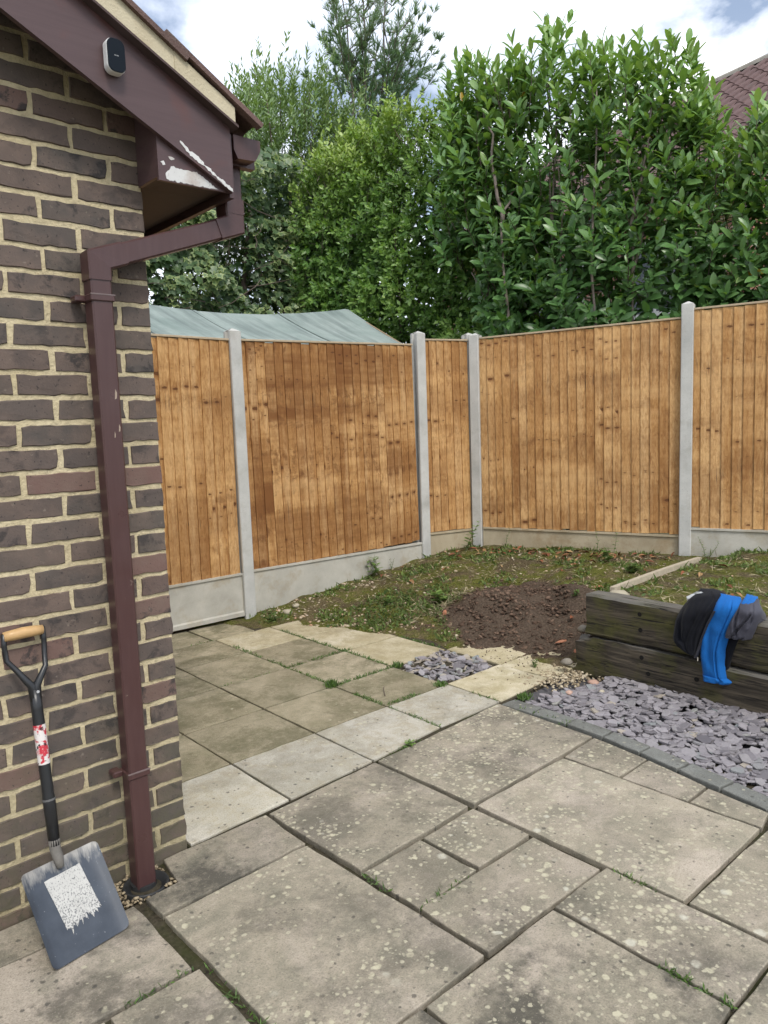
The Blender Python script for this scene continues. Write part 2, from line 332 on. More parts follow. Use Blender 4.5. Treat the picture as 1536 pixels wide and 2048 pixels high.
def mat_slab(name, cols, lichen=1.0, spots=0.5, rivet=0.5, dirt=(0.075, 0.070, 0.058), mott=1.0):
    """paving slab; object colour: red = lichen amount, green = tone, blue = dirtiness"""
    m, nt, b = newmat(name, 0.88, 0.22); v, oi = objvec(nt, True, 53.0)
    sep = node(nt, 'ShaderNodeSeparateColor', {'Color': oi.outputs['Color']})
    top = ramp(nt, node(nt, 'ShaderNodeSeparateXYZ', {'Vector': node(nt, 'ShaderNodeNewGeometry').outputs['True Normal']}).outputs[2], [(0.6, 0.0), (0.9, 1.0)])
    wn3 = node(nt, 'ShaderNodeTexNoise', {'Vector': v, 'Scale': 55.0, 'Detail': 3.0, 'Roughness': 0.6})
    wv = vmath(nt, 'ADD', v, vmath(nt, 'MULTIPLY', vmath(nt, 'SUBTRACT', wn3.outputs[1], (0.5, 0.5, 0.5)), (0.016, 0.016, 0.016)))
    n0 = noise(nt, v, 2.0, 4, 0.6, 0.8); n1 = noise(nt, v, 9.0, 7, 0.72, 0.4); n2 = noise(nt, v, 38.0, 4, 0.7)
    c = ramp(nt, n0, [(0.30, cols[0]), (0.5, cols[1]), (0.68, cols[2])])
    c = mixc(nt, ramp(nt, n1, [(0.47, 0.0), (0.62, 0.65 * mott)]), c, cols[3])
    c = mixc(nt, ramp(nt, n1, [(0.30, 0.5 * mott), (0.44, 0.0)]), c, tuple(min(0.8, x * 1.22) for x in cols[2]))
    c = mixc(nt, 1.0, c, ramp(nt, sep.outputs[1], [(0, 0.72), (1, 1.32)]), 'MULTIPLY')
    # dirt and algae film, in clouds with fine broken edges
    nd = math_(nt, 'ADD', noise(nt, v, 3.2, 3, 0.6, 0.5), math_(nt, 'MULTIPLY', math_(nt, 'SUBTRACT', n2, 0.5), 0.45))
    c = mixc(nt, math_(nt, 'MULTIPLY', ramp(nt, nd, [(0.46, 0.0), (0.66, 0.95)]), sep.outputs[2]), c, dirt)
    # grain
    gr = noise(nt, v, 190, 2, 0.7)
    c = mixc(nt, ramp(nt, gr, [(0.34, 0.42), (0.48, 0.0)]), c, tuple(x * 0.45 for x in cols[0]))
    c = mixc(nt, ramp(nt, gr, [(0.60, 0.0), (0.74, 0.28)]), c, tuple(min(0.75, x * 1.7) for x in cols[2]))
    # dark algae dots
    vo = node(nt, 'ShaderNodeTexVoronoi', {'Vector': vmath(nt, 'MULTIPLY', wv, (1, 1, 0.02)), 'Scale': 42.0}, feature='F1')
    r = node(nt, 'ShaderNodeSeparateColor', {'Color': vo.outputs['Color']})
    q = math_(nt, 'SUBTRACT', math_(nt, 'MULTIPLY', r.outputs[1], 0.36), vo.outputs['Distance'])
    k = math_(nt, 'MULTIPLY', ramp(nt, q, [(0.0, 0.0), (0.12, 0.8)]), ramp(nt, math_(nt, 'ADD', r.outputs[0], math_(nt, 'MULTIPLY', n0, 0.5)), [(1.12 - 0.32 * spots, 0.0), (1.16 - 0.32 * spots, 0.85)]))
    c = mixc(nt, k, c, (0.062, 0.058, 0.052))
    # lichen rosettes: patchy, pale
    patch = ramp(nt, noise(nt, v, 4.5, 3, 0.5), [(0.36, 0.0), (0.62, 1.0)])
    amt = math_(nt, 'MULTIPLY', math_(nt, 'MULTIPLY', math_(nt, 'MULTIPLY', patch, sep.outputs[0]), lichen), top)
    for sc, rr, cc, op, gain in ((58.0, 0.46, (0.48, 0.445, 0.33), 0.75, 1.25), (33.0, 0.42, (0.51, 0.475, 0.345), 0.85, 0.75), (19.0, 0.32, (0.53, 0.51, 0.42), 0.8, 0.26)):
        vo = node(nt, 'ShaderNodeTexVoronoi', {'Vector': vmath(nt, 'MULTIPLY', wv, (1, 1, 0.02)), 'Scale': sc, 'Randomness': 1.0}, feature='F1')
        r = node(nt, 'ShaderNodeSeparateColor', {'Color': vo.outputs['Color']})
        q = math_(nt, 'SUBTRACT', math_(nt, 'MULTIPLY', math_(nt, 'ADD', r.outputs[1], 0.2), rr), vo.outputs['Distance'])
        on = ramp(nt, math_(nt, 'SUBTRACT', math_(nt, 'MULTIPLY', amt, gain), r.outputs[0]), [(0.0, 0.0), (0.15, 1.0)])
        k = math_(nt, 'MULTIPLY', ramp(nt, q, [(0.0, 0.0), (0.14, op)]), on)
        c = mixc(nt, math_(nt, 'MULTIPLY', k, ramp(nt, n2, [(0.3, 0.35), (0.52, 1.0)])), c, cc)
    setc(nt, b, c)
    h = math_(nt, 'ADD', math_(nt, 'MULTIPLY', n1, 1.0), math_(nt, 'ADD', math_(nt, 'MULTIPLY', gr, 0.22), math_(nt, 'ADD', math_(nt, 'MULTIPLY', n0, 2.2), math_(nt, 'MULTIPLY', n2, 0.35))))
    bump(nt, b, h, rivet, 0.012); return m
def mat_leaf(name, ramp_cols, rough=0.38, trans=0.30, spec=0.5, cream=None):
    m = bpy.data.materials.new(name); m.use_nodes = True; nt = m.node_tree; b = nt.nodes['Principled BSDF']; out = nt.nodes['Material Output']
    b.inputs['Roughness'].default_value = rough; b.inputs['Specular IOR Level'].default_value = spec
    a = node(nt, 'ShaderNodeAttribute', attribute_name='tone')
    c = ramp(nt, a.outputs['Fac'], ramp_cols)
    g = node(nt, 'ShaderNodeNewGeometry'); 
    if cream:
        e = node(nt, 'ShaderNodeAttribute', attribute_name='edge')
        k = math_(nt, 'MULTIPLY', ramp(nt, math_(nt, 'ADD', e.outputs['Fac'], math_(nt, 'MULTIPLY', math_(nt, 'SUBTRACT', noise(nt, g.outputs['Position'], 60, 2), 0.5), 0.9)), [(0.45, 0.0), (0.62, 1.0)]),
                  ramp(nt, a.outputs['Fac'], [(0.45, 0.0), (0.75, 0.9)]))
        c = mixc(nt, k, c, cream)
    c = mixc(nt, math_(nt, 'MULTIPLY', g.outputs['Backfacing'], 0.45), c, (0.13, 0.17, 0.075))
    nt.links.new(c, b.inputs['Base Color'])
    t = node(nt, 'ShaderNodeBsdfTranslucent', {'Color': mixc(nt, 1.0, c, (1.5, 1.7, 0.5), 'MULTIPLY')})
    mx = node(nt, 'ShaderNodeMixShader', {0: trans, 1: b.outputs[0], 2: t.outputs[0]})
    nt.links.new(mx.outputs[0], out.inputs[0]); return m
def mat_tone(name, cols, rough=0.8, bmp=0.4, scale=120.0, obj_random=False):
    m, nt, b = newmat(name, rough, 0.3)
    a = node(nt, 'ShaderNodeAttribute', attribute_name='tone').outputs['Fac']
    if obj_random: a = math_(nt, 'ADD', a, node(nt, 'ShaderNodeObjectInfo').outputs['Random'])
    v = node(nt, 'ShaderNodeNewGeometry').outputs['Position']
    c = ramp(nt, a, cols); n = noise(nt, v, scale, 4, 0.6)
    c = mixc(nt, 0.5, c, mixc(nt, n, (0.6, 0.6, 0.6), (1.35, 1.35, 1.35)), 'MULTIPLY')
    setc(nt, b, c); bump(nt, b, n, bmp, 0.003); return m

M = {}
M['brick'] = mat_brick(); M['mortar'] = mat_mortar(); M['upvc'] = mat_upvc(); M['stain'] = mat_timber_brown()
M['board'] = mat_board()
M['post'] = mat_concrete('post_concrete', (0.40, 0.40, 0.38), (0.56, 0.555, 0.525), (0.33, 0.31, 0.27), 0.6)
M['gboard'] = mat_concrete('gravel_board_concrete', (0.36, 0.345, 0.30), (0.52, 0.50, 0.44), (0.30, 0.235, 0.135), 0.55)
M['gtan'] = mat_concrete('stained_gravel_board', (0.33, 0.275, 0.185), (0.48, 0.415, 0.30), (0.26, 0.175, 0.085), 0.75)
M['sand'] = mat_slab('sandstone_slab', ((0.250, 0.226, 0.170), (0.315, 0.278, 0.214), (0.378, 0.328, 0.268), (0.196, 0.184, 0.140)), 1.6, 1.0, 0.6)
M['dark'] = mat_slab('dark_concrete_slab', ((0.245, 0.212, 0.142), (0.320, 0.280, 0.192), (0.385, 0.335, 0.240), (0.205, 0.188, 0.115)), 0.45, 0.3, 0.4, (0.115, 0.108, 0.060))
M['light'] = mat_slab('pale_concrete_slab', ((0.36, 0.335, 0.265), (0.46, 0.43, 0.35), (0.54, 0.51, 0.44), (0.37, 0.32, 0.22)), 0.5, 0.7, 0.4, (0.20, 0.185, 0.145))
M['cream'] = mat_slab('cream_concrete_slab', ((0.38, 0.325, 0.205), (0.46, 0.405, 0.275), (0.54, 0.49, 0.37), (0.33, 0.285, 0.165)), 0.2, 0.25, 0.4, (0.165, 0.140, 0.075))
M['edge'] = mat_slab('grey_edging', ((0.155, 0.16, 0.145), (0.19, 0.195, 0.18), (0.235, 0.235, 0.215), (0.15, 0.15, 0.135)), 0.5, 0.6, 0.4)
def mat_joint():
    m, nt, b = newmat('joint_soil', 0.95, 0.15); v, _ = objvec(nt, False)
    n = noise(nt, v, 5, 5, 0.6); n2 = noise(nt, v, 60, 4)
    c = ramp(nt, n2, [(0.3, (0.030, 0.026, 0.018)), (0.7, (0.085, 0.072, 0.050))])
    c = mixc(nt, ramp(nt, n, [(0.5, 0.0), (0.66, 0.7)]), c, (0.042, 0.048, 0.016))
    setc(nt, b, c); bump(nt, b, n2, 0.8, 0.01); return m
M['joint'] = mat_joint()
def mat_soil():
    m, nt, b = newmat('garden_soil', 0.95, 0.12); v, _ = objvec(nt, False)
    dug = node(nt, 'ShaderNodeAttribute', attribute_name='dug').outputs['Fac']
    n2 = noise(nt, v, 70, 5, 0.65); n1 = noise(nt, v, 6, 5, 0.6, 0.4); n3 = noise(nt, v, 2.6, 4, 0.6)
    earth = ramp(nt, n2, [(0.3, (0.070, 0.051, 0.037)), (0.7, (0.160, 0.118, 0.087))])
    crust = mixc(nt, ramp(nt, n3, [(0.4, 0.0), (0.62, 1.0)]), ramp(nt, n2, [(0.3, (0.060, 0.046, 0.026)), (0.55, (0.130, 0.102, 0.058)), (0.75, (0.27, 0.225, 0.145))]), ramp(nt, n2, [(0.3, (0.10, 0.080, 0.040)), (0.55, (0.195, 0.155, 0.080)), (0.75, (0.34, 0.285, 0.17))]))
    moss = ramp(nt, n2, [(0.3, (0.050, 0.066, 0.010)), (0.7, (0.185, 0.200, 0.032))])
    c = mixc(nt, ramp(nt, math_(nt, 'ADD', n1, math_(nt, 'MULTIPLY', n3, 0.5)), [(0.65, 0.0), (0.82, 0.8)]), crust, moss)
    c = mixc(nt, ramp(nt, math_(nt, 'ADD', dug, math_(nt, 'MULTIPLY', math_(nt, 'SUBTRACT', n1, 0.5), 0.6)), [(0.35, 0.0), (0.55, 1.0)]), c, earth)
    setc(nt, b, c); bump(nt, b, math_(nt, 'ADD', math_(nt, 'ADD', n2, math_(nt, 'MULTIPLY', noise(nt, v, 190, 3, 0.65), 0.5)), n1), 1.0, 0.022); return m
M['soil'] = mat_soil()
M['clod'] = mat_tone('soil_clod', [(0, (0.050, 0.032, 0.022)), (0.6, (0.110, 0.070, 0.048)), (1, (0.18, 0.12, 0.085))], 0.95)
M['pebble'] = mat_tone('pebbles', [(0, (0.18, 0.14, 0.09)), (0.3, (0.36, 0.29, 0.19)), (0.6, (0.52, 0.45, 0.33)), (0.85, (0.40, 0.24, 0.15)), (1, (0.66, 0.63, 0.56))], 0.85)
M['slate'] = mat_tone('slate', [(0, (0.120, 0.112, 0.122)), (0.35, (0.205, 0.190, 0.202)), (0.6, (0.290, 0.270, 0.285)), (0.86, (0.25, 0.235, 0.240)), (0.96, (0.23, 0.255, 0.255)), (1, (0.34, 0.30, 0.25))], 0.55, 0.5, 80.0, True)
M['litter'] = mat_tone('leaf_litter', [(0, (0.10, 0.045, 0.022)), (0.5, (0.24, 0.085, 0.04)), (1, (0.36, 0.24, 0.11))], 0.7)
M['laurel'] = mat_leaf('laurel_leaf', [(0, (0.050, 0.108, 0.036)), (0.35, (0.110, 0.225, 0.072)), (0.65, (0.210, 0.350, 0.118)), (0.96, (0.37, 0.48, 0.20)), (0.99, (0.42, 0.27, 0.03)), (1, (0.42, 0.27, 0.03))], 0.32, 0.30, 0.5)
M['privet'] = mat_leaf('privet_leaf', [(0, (0.046, 0.102, 0.030)), (0.35, (0.115, 0.225, 0.054)), (0.65, (0.225, 0.360, 0.088)), (1, (0.39, 0.48, 0.15))], 0.38, 0.30, 0.5)
M['ivy'] = mat_leaf('ivy_leaf', [(0, (0.030, 0.060, 0.028)), (0.5, (0.080, 0.140, 0.060)), (1, (0.13, 0.20, 0.085))], 0.42, 0.25, 0.45, cream=(0.30, 0.36, 0.15))
M['willow'] = mat_leaf('narrow_leaf', [(0, (0.075, 0.145, 0.065)), (0.5, (0.185, 0.285, 0.125)), (1, (0.33, 0.42, 0.22))], 0.5, 0.25, 0.35)
M['conifer'] = mat_leaf('conifer_spray', [(0, (0.070, 0.145, 0.085)), (0.5, (0.16, 0.26, 0.155)), (1, (0.32, 0.41, 0.31))], 0.6, 0.25, 0.3)
M['weed'] = mat_leaf('weed_leaf', [(0, (0.045, 0.085, 0.026)), (0.5, (0.100, 0.185, 0.046)), (1, (0.22, 0.34, 0.09))], 0.45, 0.25, 0.4)
M['cover'] = mat_leaf('ground_cover', [(0, (0.048, 0.080, 0.022)), (0.5, (0.100, 0.155, 0.036)), (1, (0.22, 0.27, 0.08))], 0.6, 0.2, 0.3)
M['bark'] = mat_plain('bark', (0.115, 0.090, 0.075), 0.9, 0.4, 30, 0.2, 0.6, 0.006)
M['pale_bark'] = mat_plain('pale_bark', (0.20, 0.165, 0.145), 0.9, 0.4, 25, 0.2, 0.6, 0.006)

# ================================================================== SETTING
def ground():
    s = 500.0
    o = obj('ground', [(-s, -s, -0.16), (s, -s, -0.16), (s, s, -0.16), (-s, s, -0.16)], [(0, 1, 2, 3)], mat_plain('ground_earth', (0.10, 0.095, 0.05), 0.95, 0.4, 3.0))
    tag(o, kind='structure')
ground()
PZ = -0.04                                                     # top of the paving

def slab_mesh(name, poly, mat, jit=0.003, bev=0.004, step=0.06, thick=0.04, seed=0):
    """irregular polygon slab round its own centre, top at z = 0"""
    r = random.Random(seed); c = np.mean(np.array(poly), 0); P = []
    n = len(poly)
    for i in range(n):
        a, b_ = np.array(poly[i]) - c, np.array(poly[(i + 1) % n]) - c
        k = max(2, int(np.linalg.norm(b_ - a) / step)); nrm = np.array([(b_ - a)[1], -(b_ - a)[0]]); nrm /= np.linalg.norm(nrm)
        off = 0.0
        for j in range(k):
            t = j / k
            off = 0.45 * off + r.gauss(0, jit)
            q = a + (b_ - a) * t + nrm * (off if j else 0) * (1 if (nrm @ (a + b_)) < 0 else -1) * 0.8
            if j == 0: q = q * (1 - r.uniform(0.001, 0.007))
            P.append(q)
    P = np.array(P); m = len(P); ctr = P.mean(0)
    d = P - ctr; L = np.linalg.norm(d, axis=1, keepdims=True)
    dz = [r.gauss(0, 0.0008) for _ in range(m)]
    ring = lambda inset, z: [(x, y, z + dz[i]) for i, (x, y) in enumerate(ctr + d * (1 - inset / L))]
    V = ring(bev * 0.9, 0.0) + ring(bev * 0.25, -bev * 0.3) + ring(0, -bev * 1.0) + ring(0.002, -thick)
    F = [tuple(range(m))]
    for q in range(3):
        for i in range(m):
            j = (i + 1) % m; F.append((q * m + i, (q + 1) * m + i, (q + 1) * m + j, q * m + j))
    me = mesh(name, V, F, mat)
    if me.polygons[0].normal.z < 0: me.flip_normals()
    return me, c
def lay(parent, poly, mat, jit, colr, z=0.0, seed=0, tilt=0.002):
    me, c = slab_mesh('slab', poly, mat, jit, seed=seed)
    r = random.Random(seed + 5)
    o = link('slab', me, parent, (c[0], c[1], PZ + z + r.uniform(-0.0015, 0.0015)), (r.gauss(0, tilt), r.gauss(0, tilt), 0))
    o.color = (*colr, 1); return o
def rect(x0, x1, y0, y1): return [(x0, y0), (x1, y0), (x1, y1), (x0, y1)]

def stone_patio():
    p = obj('stone_patio', *prism_xy([(-2.6, -4.2), (3.0, -4.2), (2.2, -1.6), (1.86, 0.0), (0.9, 0.035), (-2.6, 0.01)], -0.155, PZ - 0.022), M['joint'])
    tag(p, kind='structure')
    S = [  # polygon, lichen, tone, dirt
        (rect(-1.16, -0.283, -0.572, -0.185) , 0.10, 0.55, 0.75),
        ([(-0.10, -0.008), (0.328, -0.010), (0.318, -0.283), (-0.238, -0.292), (-0.243, -0.182), (-0.125, -0.172)], 0.12, 0.30, 0.95),
        ([(-0.236, -0.302), (0.317, -0.293), (0.341, -1.112), (0.079, -1.118), (-0.232, -1.112)], 0.42, 0.60, 0.55),
        (rect(-0.522, -0.268, -1.115, -0.587), 0.25, 0.55, 0.6),
        (rect(-1.12, -0.537, -1.115, -0.587), 0.2, 0.5, 0.6),
        ([(0.340, -0.010), (0.926, 0.028), (0.928, -0.527), (0.351, -0.556)], 0.62, 0.48, 0.55),
        ([(0.939, 0.022), (1.846, 0.078), (1.822, -0.508), (0.953, -0.534)], 1.05, 0.50, 0.55),
        ([(0.645, -0.560), (0.928, -0.551), (0.932, -0.817), (0.650, -0.822)], 0.95, 0.46, 0.5),
        ([(0.354, -0.567), (0.630, -0.560), (0.634, -0.826), (0.353, -0.836)], 0.45, 0.52, 0.45),
        (rect(0.357, 0.930, -1.112, -0.838), 0.75, 0.44, 0.6),
        ([(0.954, -0.547), (1.533, -0.543), (1.544, -1.384), (0.959, -1.388)], 0.60, 0.80, 0.25),
        ([(1.551, -0.541), (1.812, -0.524), (1.774, -0.812), (1.546, -0.812)], 0.75, 0.46, 0.4),
        ([(1.549, -0.825), (1.775, -0.820), (1.717, -1.103), (1.551, -1.106)], 0.60, 0.48, 0.3),
        ([(1.552, -1.117), (1.706, -1.116), (1.678, -1.36), (1.554, -1.385)], 0.35, 0.5, 0.3),
        (rect(0.962, 1.56, -1.975, -1.404), 0.85, 0.55, 0.45),
        (rect(0.656, 0.948, -1.672, -1.124), 0.70, 0.50, 0.6),
        (rect(0.092, 0.643, -1.672, -1.128), 0.42, 0.50, 0.95),
        (rect(0.545, 0.948, -2.26, -1.686), 0.65, 0.50, 0.6),
        (rect(-0.232, 0.078, -1.40, -1.126), 0.3, 0.35, 0.9),
        (rect(-0.232, 0.078, -1.672, -1.412), 0.3, 0.5, 0.7),
        (rect(-0.05, 0.532, -2.26, -1.686), 0.4, 0.5, 0.6),
        (rect(-0.84, -0.246, -1.672, -1.128), 0.3, 0.55, 0.6),
        (rect(-0.65, -0.064, -2.26, -1.686), 0.4, 0.5, 0.6),
        (rect(-2.06, -1.175, -0.572, -0.01), 0.2, 0.5, 0.6),
        (rect(-1.73, -1.135, -1.115, -0.587), 0.3, 0.5, 0.6),
        (rect(-1.45, -0.855, -1.672, -1.128), 0.3, 0.5, 0.6),
        (rect(1.57, 1.66, -1.70, -1.40), 0.5, 0.5, 0.5),
        (rect(0.962, 1.56, -2.56, -1.99), 0.6, 0.5, 0.5),
        (rect(0.09, 0.948, -2.85, -2.275), 0.5, 0.55, 0.5),
        (rect(-0.80, 0.076, -2.85, -2.275), 0.4, 0.5, 0.5),
        (rect(-1.55, -0.66, -2.26, -1.686), 0.4, 0.5, 0.5),
        (rect(-1.70, -0.815, -2.85, -2.275), 0.4, 0.5, 0.5),
        (rect(-2.35, -1.465, -1.672, -1.128), 0.4, 0.5, 0.5),
    ]
    for i, (poly, l, t, d) in enumerate(S):
        lay(p, poly, M['sand'], 0.0019, (l, t, d), seed=100 + i)
    # the wall-side strip of the first slab runs up to the brickwork left of the gully
    lay(p, rect(-1.16, -0.318, -0.178, -0.012), M['sand'], 0.001, (0.05, 0.50, 0.7), seed=160)
stone_patio()

def concrete_patio():
    p = obj('concrete_patio', *prism_xy([(0.01, 0.0), (0.93, 0.04), (2.86, 0.11), (2.60, 1.10), (2.3, 2.3), (1.8, 2.76), (0.01, 2.76)], -0.15, PZ - 0.010), M['joint'])
    tag(p, kind='structure')
    X = [0.012, 0.465, 0.931, 1.411, 1.876, 2.352, 2.82]; Yl = [0.035, 0.487, 0.946, 1.422, 1.895, 2.332, 2.722]
    kinds = {}
    for j in range(6):
        for i in range(6): kinds[i, j] = 'dark'
    for i in (0, 1, 2, 3): kinds[i, 0] = 'light'
    for k in ((4, 0), (5, 0), (5, 1), (4, 2), (4, 3), (4, 4), (3, 4), (4, 5), (5, 2)): kinds[k] = 'cream'
    for (i, j), k in kinds.items():
        if (i, j) == (4, 1) or (i == 5 and j > 1) or (i == 4 and j == 5): continue
        y0, y1 = Yl[j], Yl[j + 1]
        if j == 0:
            lo = [0.004, 0.022, 0.043, 0.085, 0.088, 0.11, 0.13]; a, b_ = lo[i], lo[i + 1]
        else: a = b_ = y0
        x0, x1 = X[i], X[i + 1]
        if j == 5: x0, x1 = (0.70, 1.06) if i == 1 else (1.08, 1.385) if i == 2 else (1.395, 1.75) if i == 3 else (x0, x1)
        if j == 5 and i == 0: continue
        g = 0.005
        tn = {'dark': (0.35, 0.62, 0.48, 0.55, 0.42)[(i * 2 + j * 3) % 5], 'light': (0.62, 0.22, 0.34, 0.28)[min(i, 3)], 'cream': 0.62 if i == 5 or j == 0 else 0.45}[k]
        if (i, j) in ((0, 2), (0, 1)): tn = 0.55
        lay(p, [(x0 + g, a + g), (x1 - g, b_ + g), (x1 - g, y1 - g), (x0 + g, y1 - g)], M[k], 0.0012, (0.5 if k == 'light' and i > 0 else 0.25, tn, 0.75 if k == 'dark' else 0.4), seed=300 + i * 10 + j)
concrete_patio()

def edging():
    p = empty('kerb_edging', (1.85, -0.1, PZ)); tag(p, kind='structure')
    E_ = [((1.838, 0.06), (1.945, 0.055)), ((1.848, -0.138), (1.950, -0.128)), ((1.854, -0.339), (1.942, -0.339)), ((1.843, -0.549), (1.933, -0.549)), ((1.813, -0.756), (1.905, -0.762)),
          ((1.774, -0.953), (1.866, -0.965)), ((1.736, -1.152), (1.830, -1.170)), ((1.69, -1.352), (1.785, -1.372)), ((1.645, -1.552), (1.74, -1.572)), ((1.60, -1.752), (1.695, -1.772))]
    for i in range(len(E_) - 1):
        (a, b_), (d, c) = E_[i], E_[i + 1]
        me, ctr = slab_mesh('edging_stone', [(a[0], a[1] - .005), (b_[0], b_[1] - .005), (c[0], c[1] + .005), (d[0], d[1] + .005)], M['edge'], 0.0012, 0.006, 0.06, 0.10, seed=500 + i)
        o = link('edging_stone', me, p, (ctr[0] - 1.85, ctr[1] + 0.1, 0.004 + random.uniform(-0.002, 0.002))); o.color = (0.5, 0.45, 0.5, 1)
edging()

# ---- soil bed: one height field from the paving up to the fences, and the higher bed behind the sleepers
CP = np.array([(1.3, 2.72, -0.03), (1.85, 2.6, -0.035), (2.1, 2.68, 0.0), (2.5, 2.62, 0.05), (2.95, 2.6, 0.10), (3.3, 2.6, 0.145), (3.75, 2.5, 0.19), (4.15, 2.4, 0.23), (4.5, 2.2, 0.25), (4.6, 1.5, 0.265), (4.85, 0.7, 0.255),
               (5.3, 0.0, 0.30), (5.6, -0.8, 0.34), (2.25, 2.25, -0.035), (2.4, 1.9, -0.04), (2.6, 1.35, -0.025), (2.85, 0.95, -0.015), (2.66, 0.9, -0.03), (2.95, 0.55, -0.005), (2.75, 0.55, -0.028), (2.9, 0.2, -0.01), (2.70, 0.3, -0.035), (2.62, 0.12, -0.045), (2.5, 0.05, -0.05),
               (3.1, 0.35, 0.02), (3.3, 0.3, 0.12), (2.9, 1.5, 0.03), (2.75, 2.0, 0.04), (3.1, 2.1, 0.12), (3.5, 1.8, 0.19), (4.0, 1.7, 0.24), (4.2, 0.9, 0.255), (3.9, 0.4, 0.25), (3.5, 0.7, 0.17), (3.6, 0.2, 0.24), (3.2, 0.8, 0.06), (3.2, 1.4, 0.11), (2.0, 2.3, -0.05), (1.7, 1.8, -0.12), (2.2, 1.2, -0.11), (2.5, 0.6, -0.08), (2.3, 0.2, -0.09), (1.0, 2.3, -0.12), (3.4, 3.2, 0.1), (4.8, 2.9, 0.2), (5.5, 1.5, 0.25)])
def sstep(a, b_, x):
    t = np.clip((x - a) / (b_ - a), 0, 1); return t * t * (3 - 2 * t)
def soil_z(x, y):
    x = np.asarray(x, float); y = np.asarray(y, float)
    d2 = (x[..., None] - CP[:, 0]) ** 2 + (y[..., None] - CP[:, 1]) ** 2 + 0.004
    wgt = d2 ** -1.6; z = (wgt * CP[:, 2]).sum(-1) / wgt.sum(-1)
    heap = 0.085 * np.exp(-(((x - 3.22) / 0.34) ** 2 + ((y - 1.10) / 0.30) ** 2)) + 0.07 * np.exp(-(((x - 3.45) / 0.2) ** 2 + ((y - 0.62) / 0.25) ** 2))
    z = z + heap
    edge = np.interp(y, [0.0, 0.1, 0.45, 0.95, 1.3, 1.9, 2.2, 2.35, 2.75], [2.60, 2.60, 2.60, 2.42, 2.40, 2.25, 2.05, 1.85, 1.70])
    z = z - 0.16 * sstep(0.0, 0.30, edge - x)
    hi = sstep(0.10, 0.00, y - 0.07 * (x - 2.7)) * sstep(2.60, 2.70, x)
    z = z * (1 - hi) + (0.375 + 0.01 * np.sin(x * 5) - 0.04 * np.clip(x - 3.6, 0, 2)) * hi
    low = sstep(0.05, -0.10, y) * sstep(2.70, 2.60, x)
    return z * (1 - low) + (-0.12) * low
def dug_mask(x, y):
    wx = x + 0.07 * np.sin(y * 9.0 + 1.0) + 0.045 * np.sin(y * 23.0 + x * 11.0); wy = y + 0.07 * np.sin(x * 8.0) + 0.045 * np.sin(x * 21.0 - y * 13.0)
    a = np.exp(-(((wx - 2.95) / 0.58) ** 2 + ((wy - 0.74) / 0.66) ** 2) ** 1.2)
    b_ = np.exp(-(((wx - 3.28) / 0.36) ** 2 + ((wy - 1.05) / 0.34) ** 2) ** 1.2)
    return np.clip(a + b_, 0, 1) * sstep(0.0, 0.12, y)
def soil_bed():
    xs = np.r_[np.arange(0.9, 1.9, 0.05), np.arange(1.9, 4.9, 0.018), np.arange(4.9, 5.75, 0.04)]; ys = np.r_[np.arange(-2.6, -1.3, 0.06), np.arange(-1.3, 2.75, 0.018), np.arange(2.76, 3.1, 0.05)]
    Xg, Yg = np.meshgrid(xs, ys); Zg = soil_z(Xg, Yg); D = dug_mask(Xg, Yg)
    nz = np.array([mnoise.noise(Vector((x * 6, y * 6, 1))) + 0.6 * mnoise.noise(Vector((x * 15, y * 15, 5))) + 0.55 * mnoise.noise(Vector((x * 37, y * 37, 8))) for x, y in zip(Xg.ravel(), Yg.ravel())]).reshape(Xg.shape)
    Zg = Zg + nz * (0.010 + 0.012 * D)
    ny, nx = Xg.shape; V = np.c_[Xg.ravel(), Yg.ravel(), Zg.ravel()]
    F = [(j * nx + i, j * nx + i + 1, (j + 1) * nx + i + 1, (j + 1) * nx + i) for j in range(ny - 1) for i in range(nx - 1)]
    o = obj('soil_bed', V, F, M['soil'], smooth=True); tag(o, kind='structure')
    a = o.data.attributes.new('dug', 'FLOAT', 'POINT'); a.data.foreach_set('value', D.ravel())
soil_bed()

# ================================================================== OUTBUILDING
SL = 0.525
def zlow(x): return 2.595 - SL * (x + 0.445)                   # lower edge of the barge board
def zup(x): return zlow(x) + 0.205
def brick_mesh(L, seed, depth=0.1025, h=0.0605):
    """brick centred on its face: x along, y = 0 at the face going back, worn arrises"""
    r = random.Random(seed); P = []
    nx = 8 if L > 0.15 else 4
    for k in range(nx): P.append((-L / 2 + L * k / nx, -h / 2))
    P.append((L / 2, -h / 2)); P.append((L / 2, 0))
    for k in range(nx): P.append((L / 2 - L * k / nx, h / 2))
    P.append((-L / 2, h / 2)); P.append((-L / 2, 0))
    n = len(P)
    P = [(x + r.gauss(0, 0.0015), z + r.gauss(0, 0.0015)) for x, z in P]
    ins = lambda s: [(x - math.copysign(min(s * r.uniform(.6, 1.6), abs(x)), x), z - math.copysign(min(s * r.uniform(.6, 1.6), abs(z)), z) if abs(z) > 0.01 else z) for x, z in P]
    f = ins(0.0024)
    V = [(x, r.gauss(0, 0.0006), z) for x, z in f] + [(x, 0.0045, z) for x, z in P] + [(x, depth, z) for x, z in P]
    F = [tuple(range(n))] + [(q * n + i, (q + 1) * n + i, (q + 1) * n + (i + 1) % n, q * n + (i + 1) % n) for q in (0, 1) for i in range(n)]
    return mesh('brick', V, F, M['brick'])
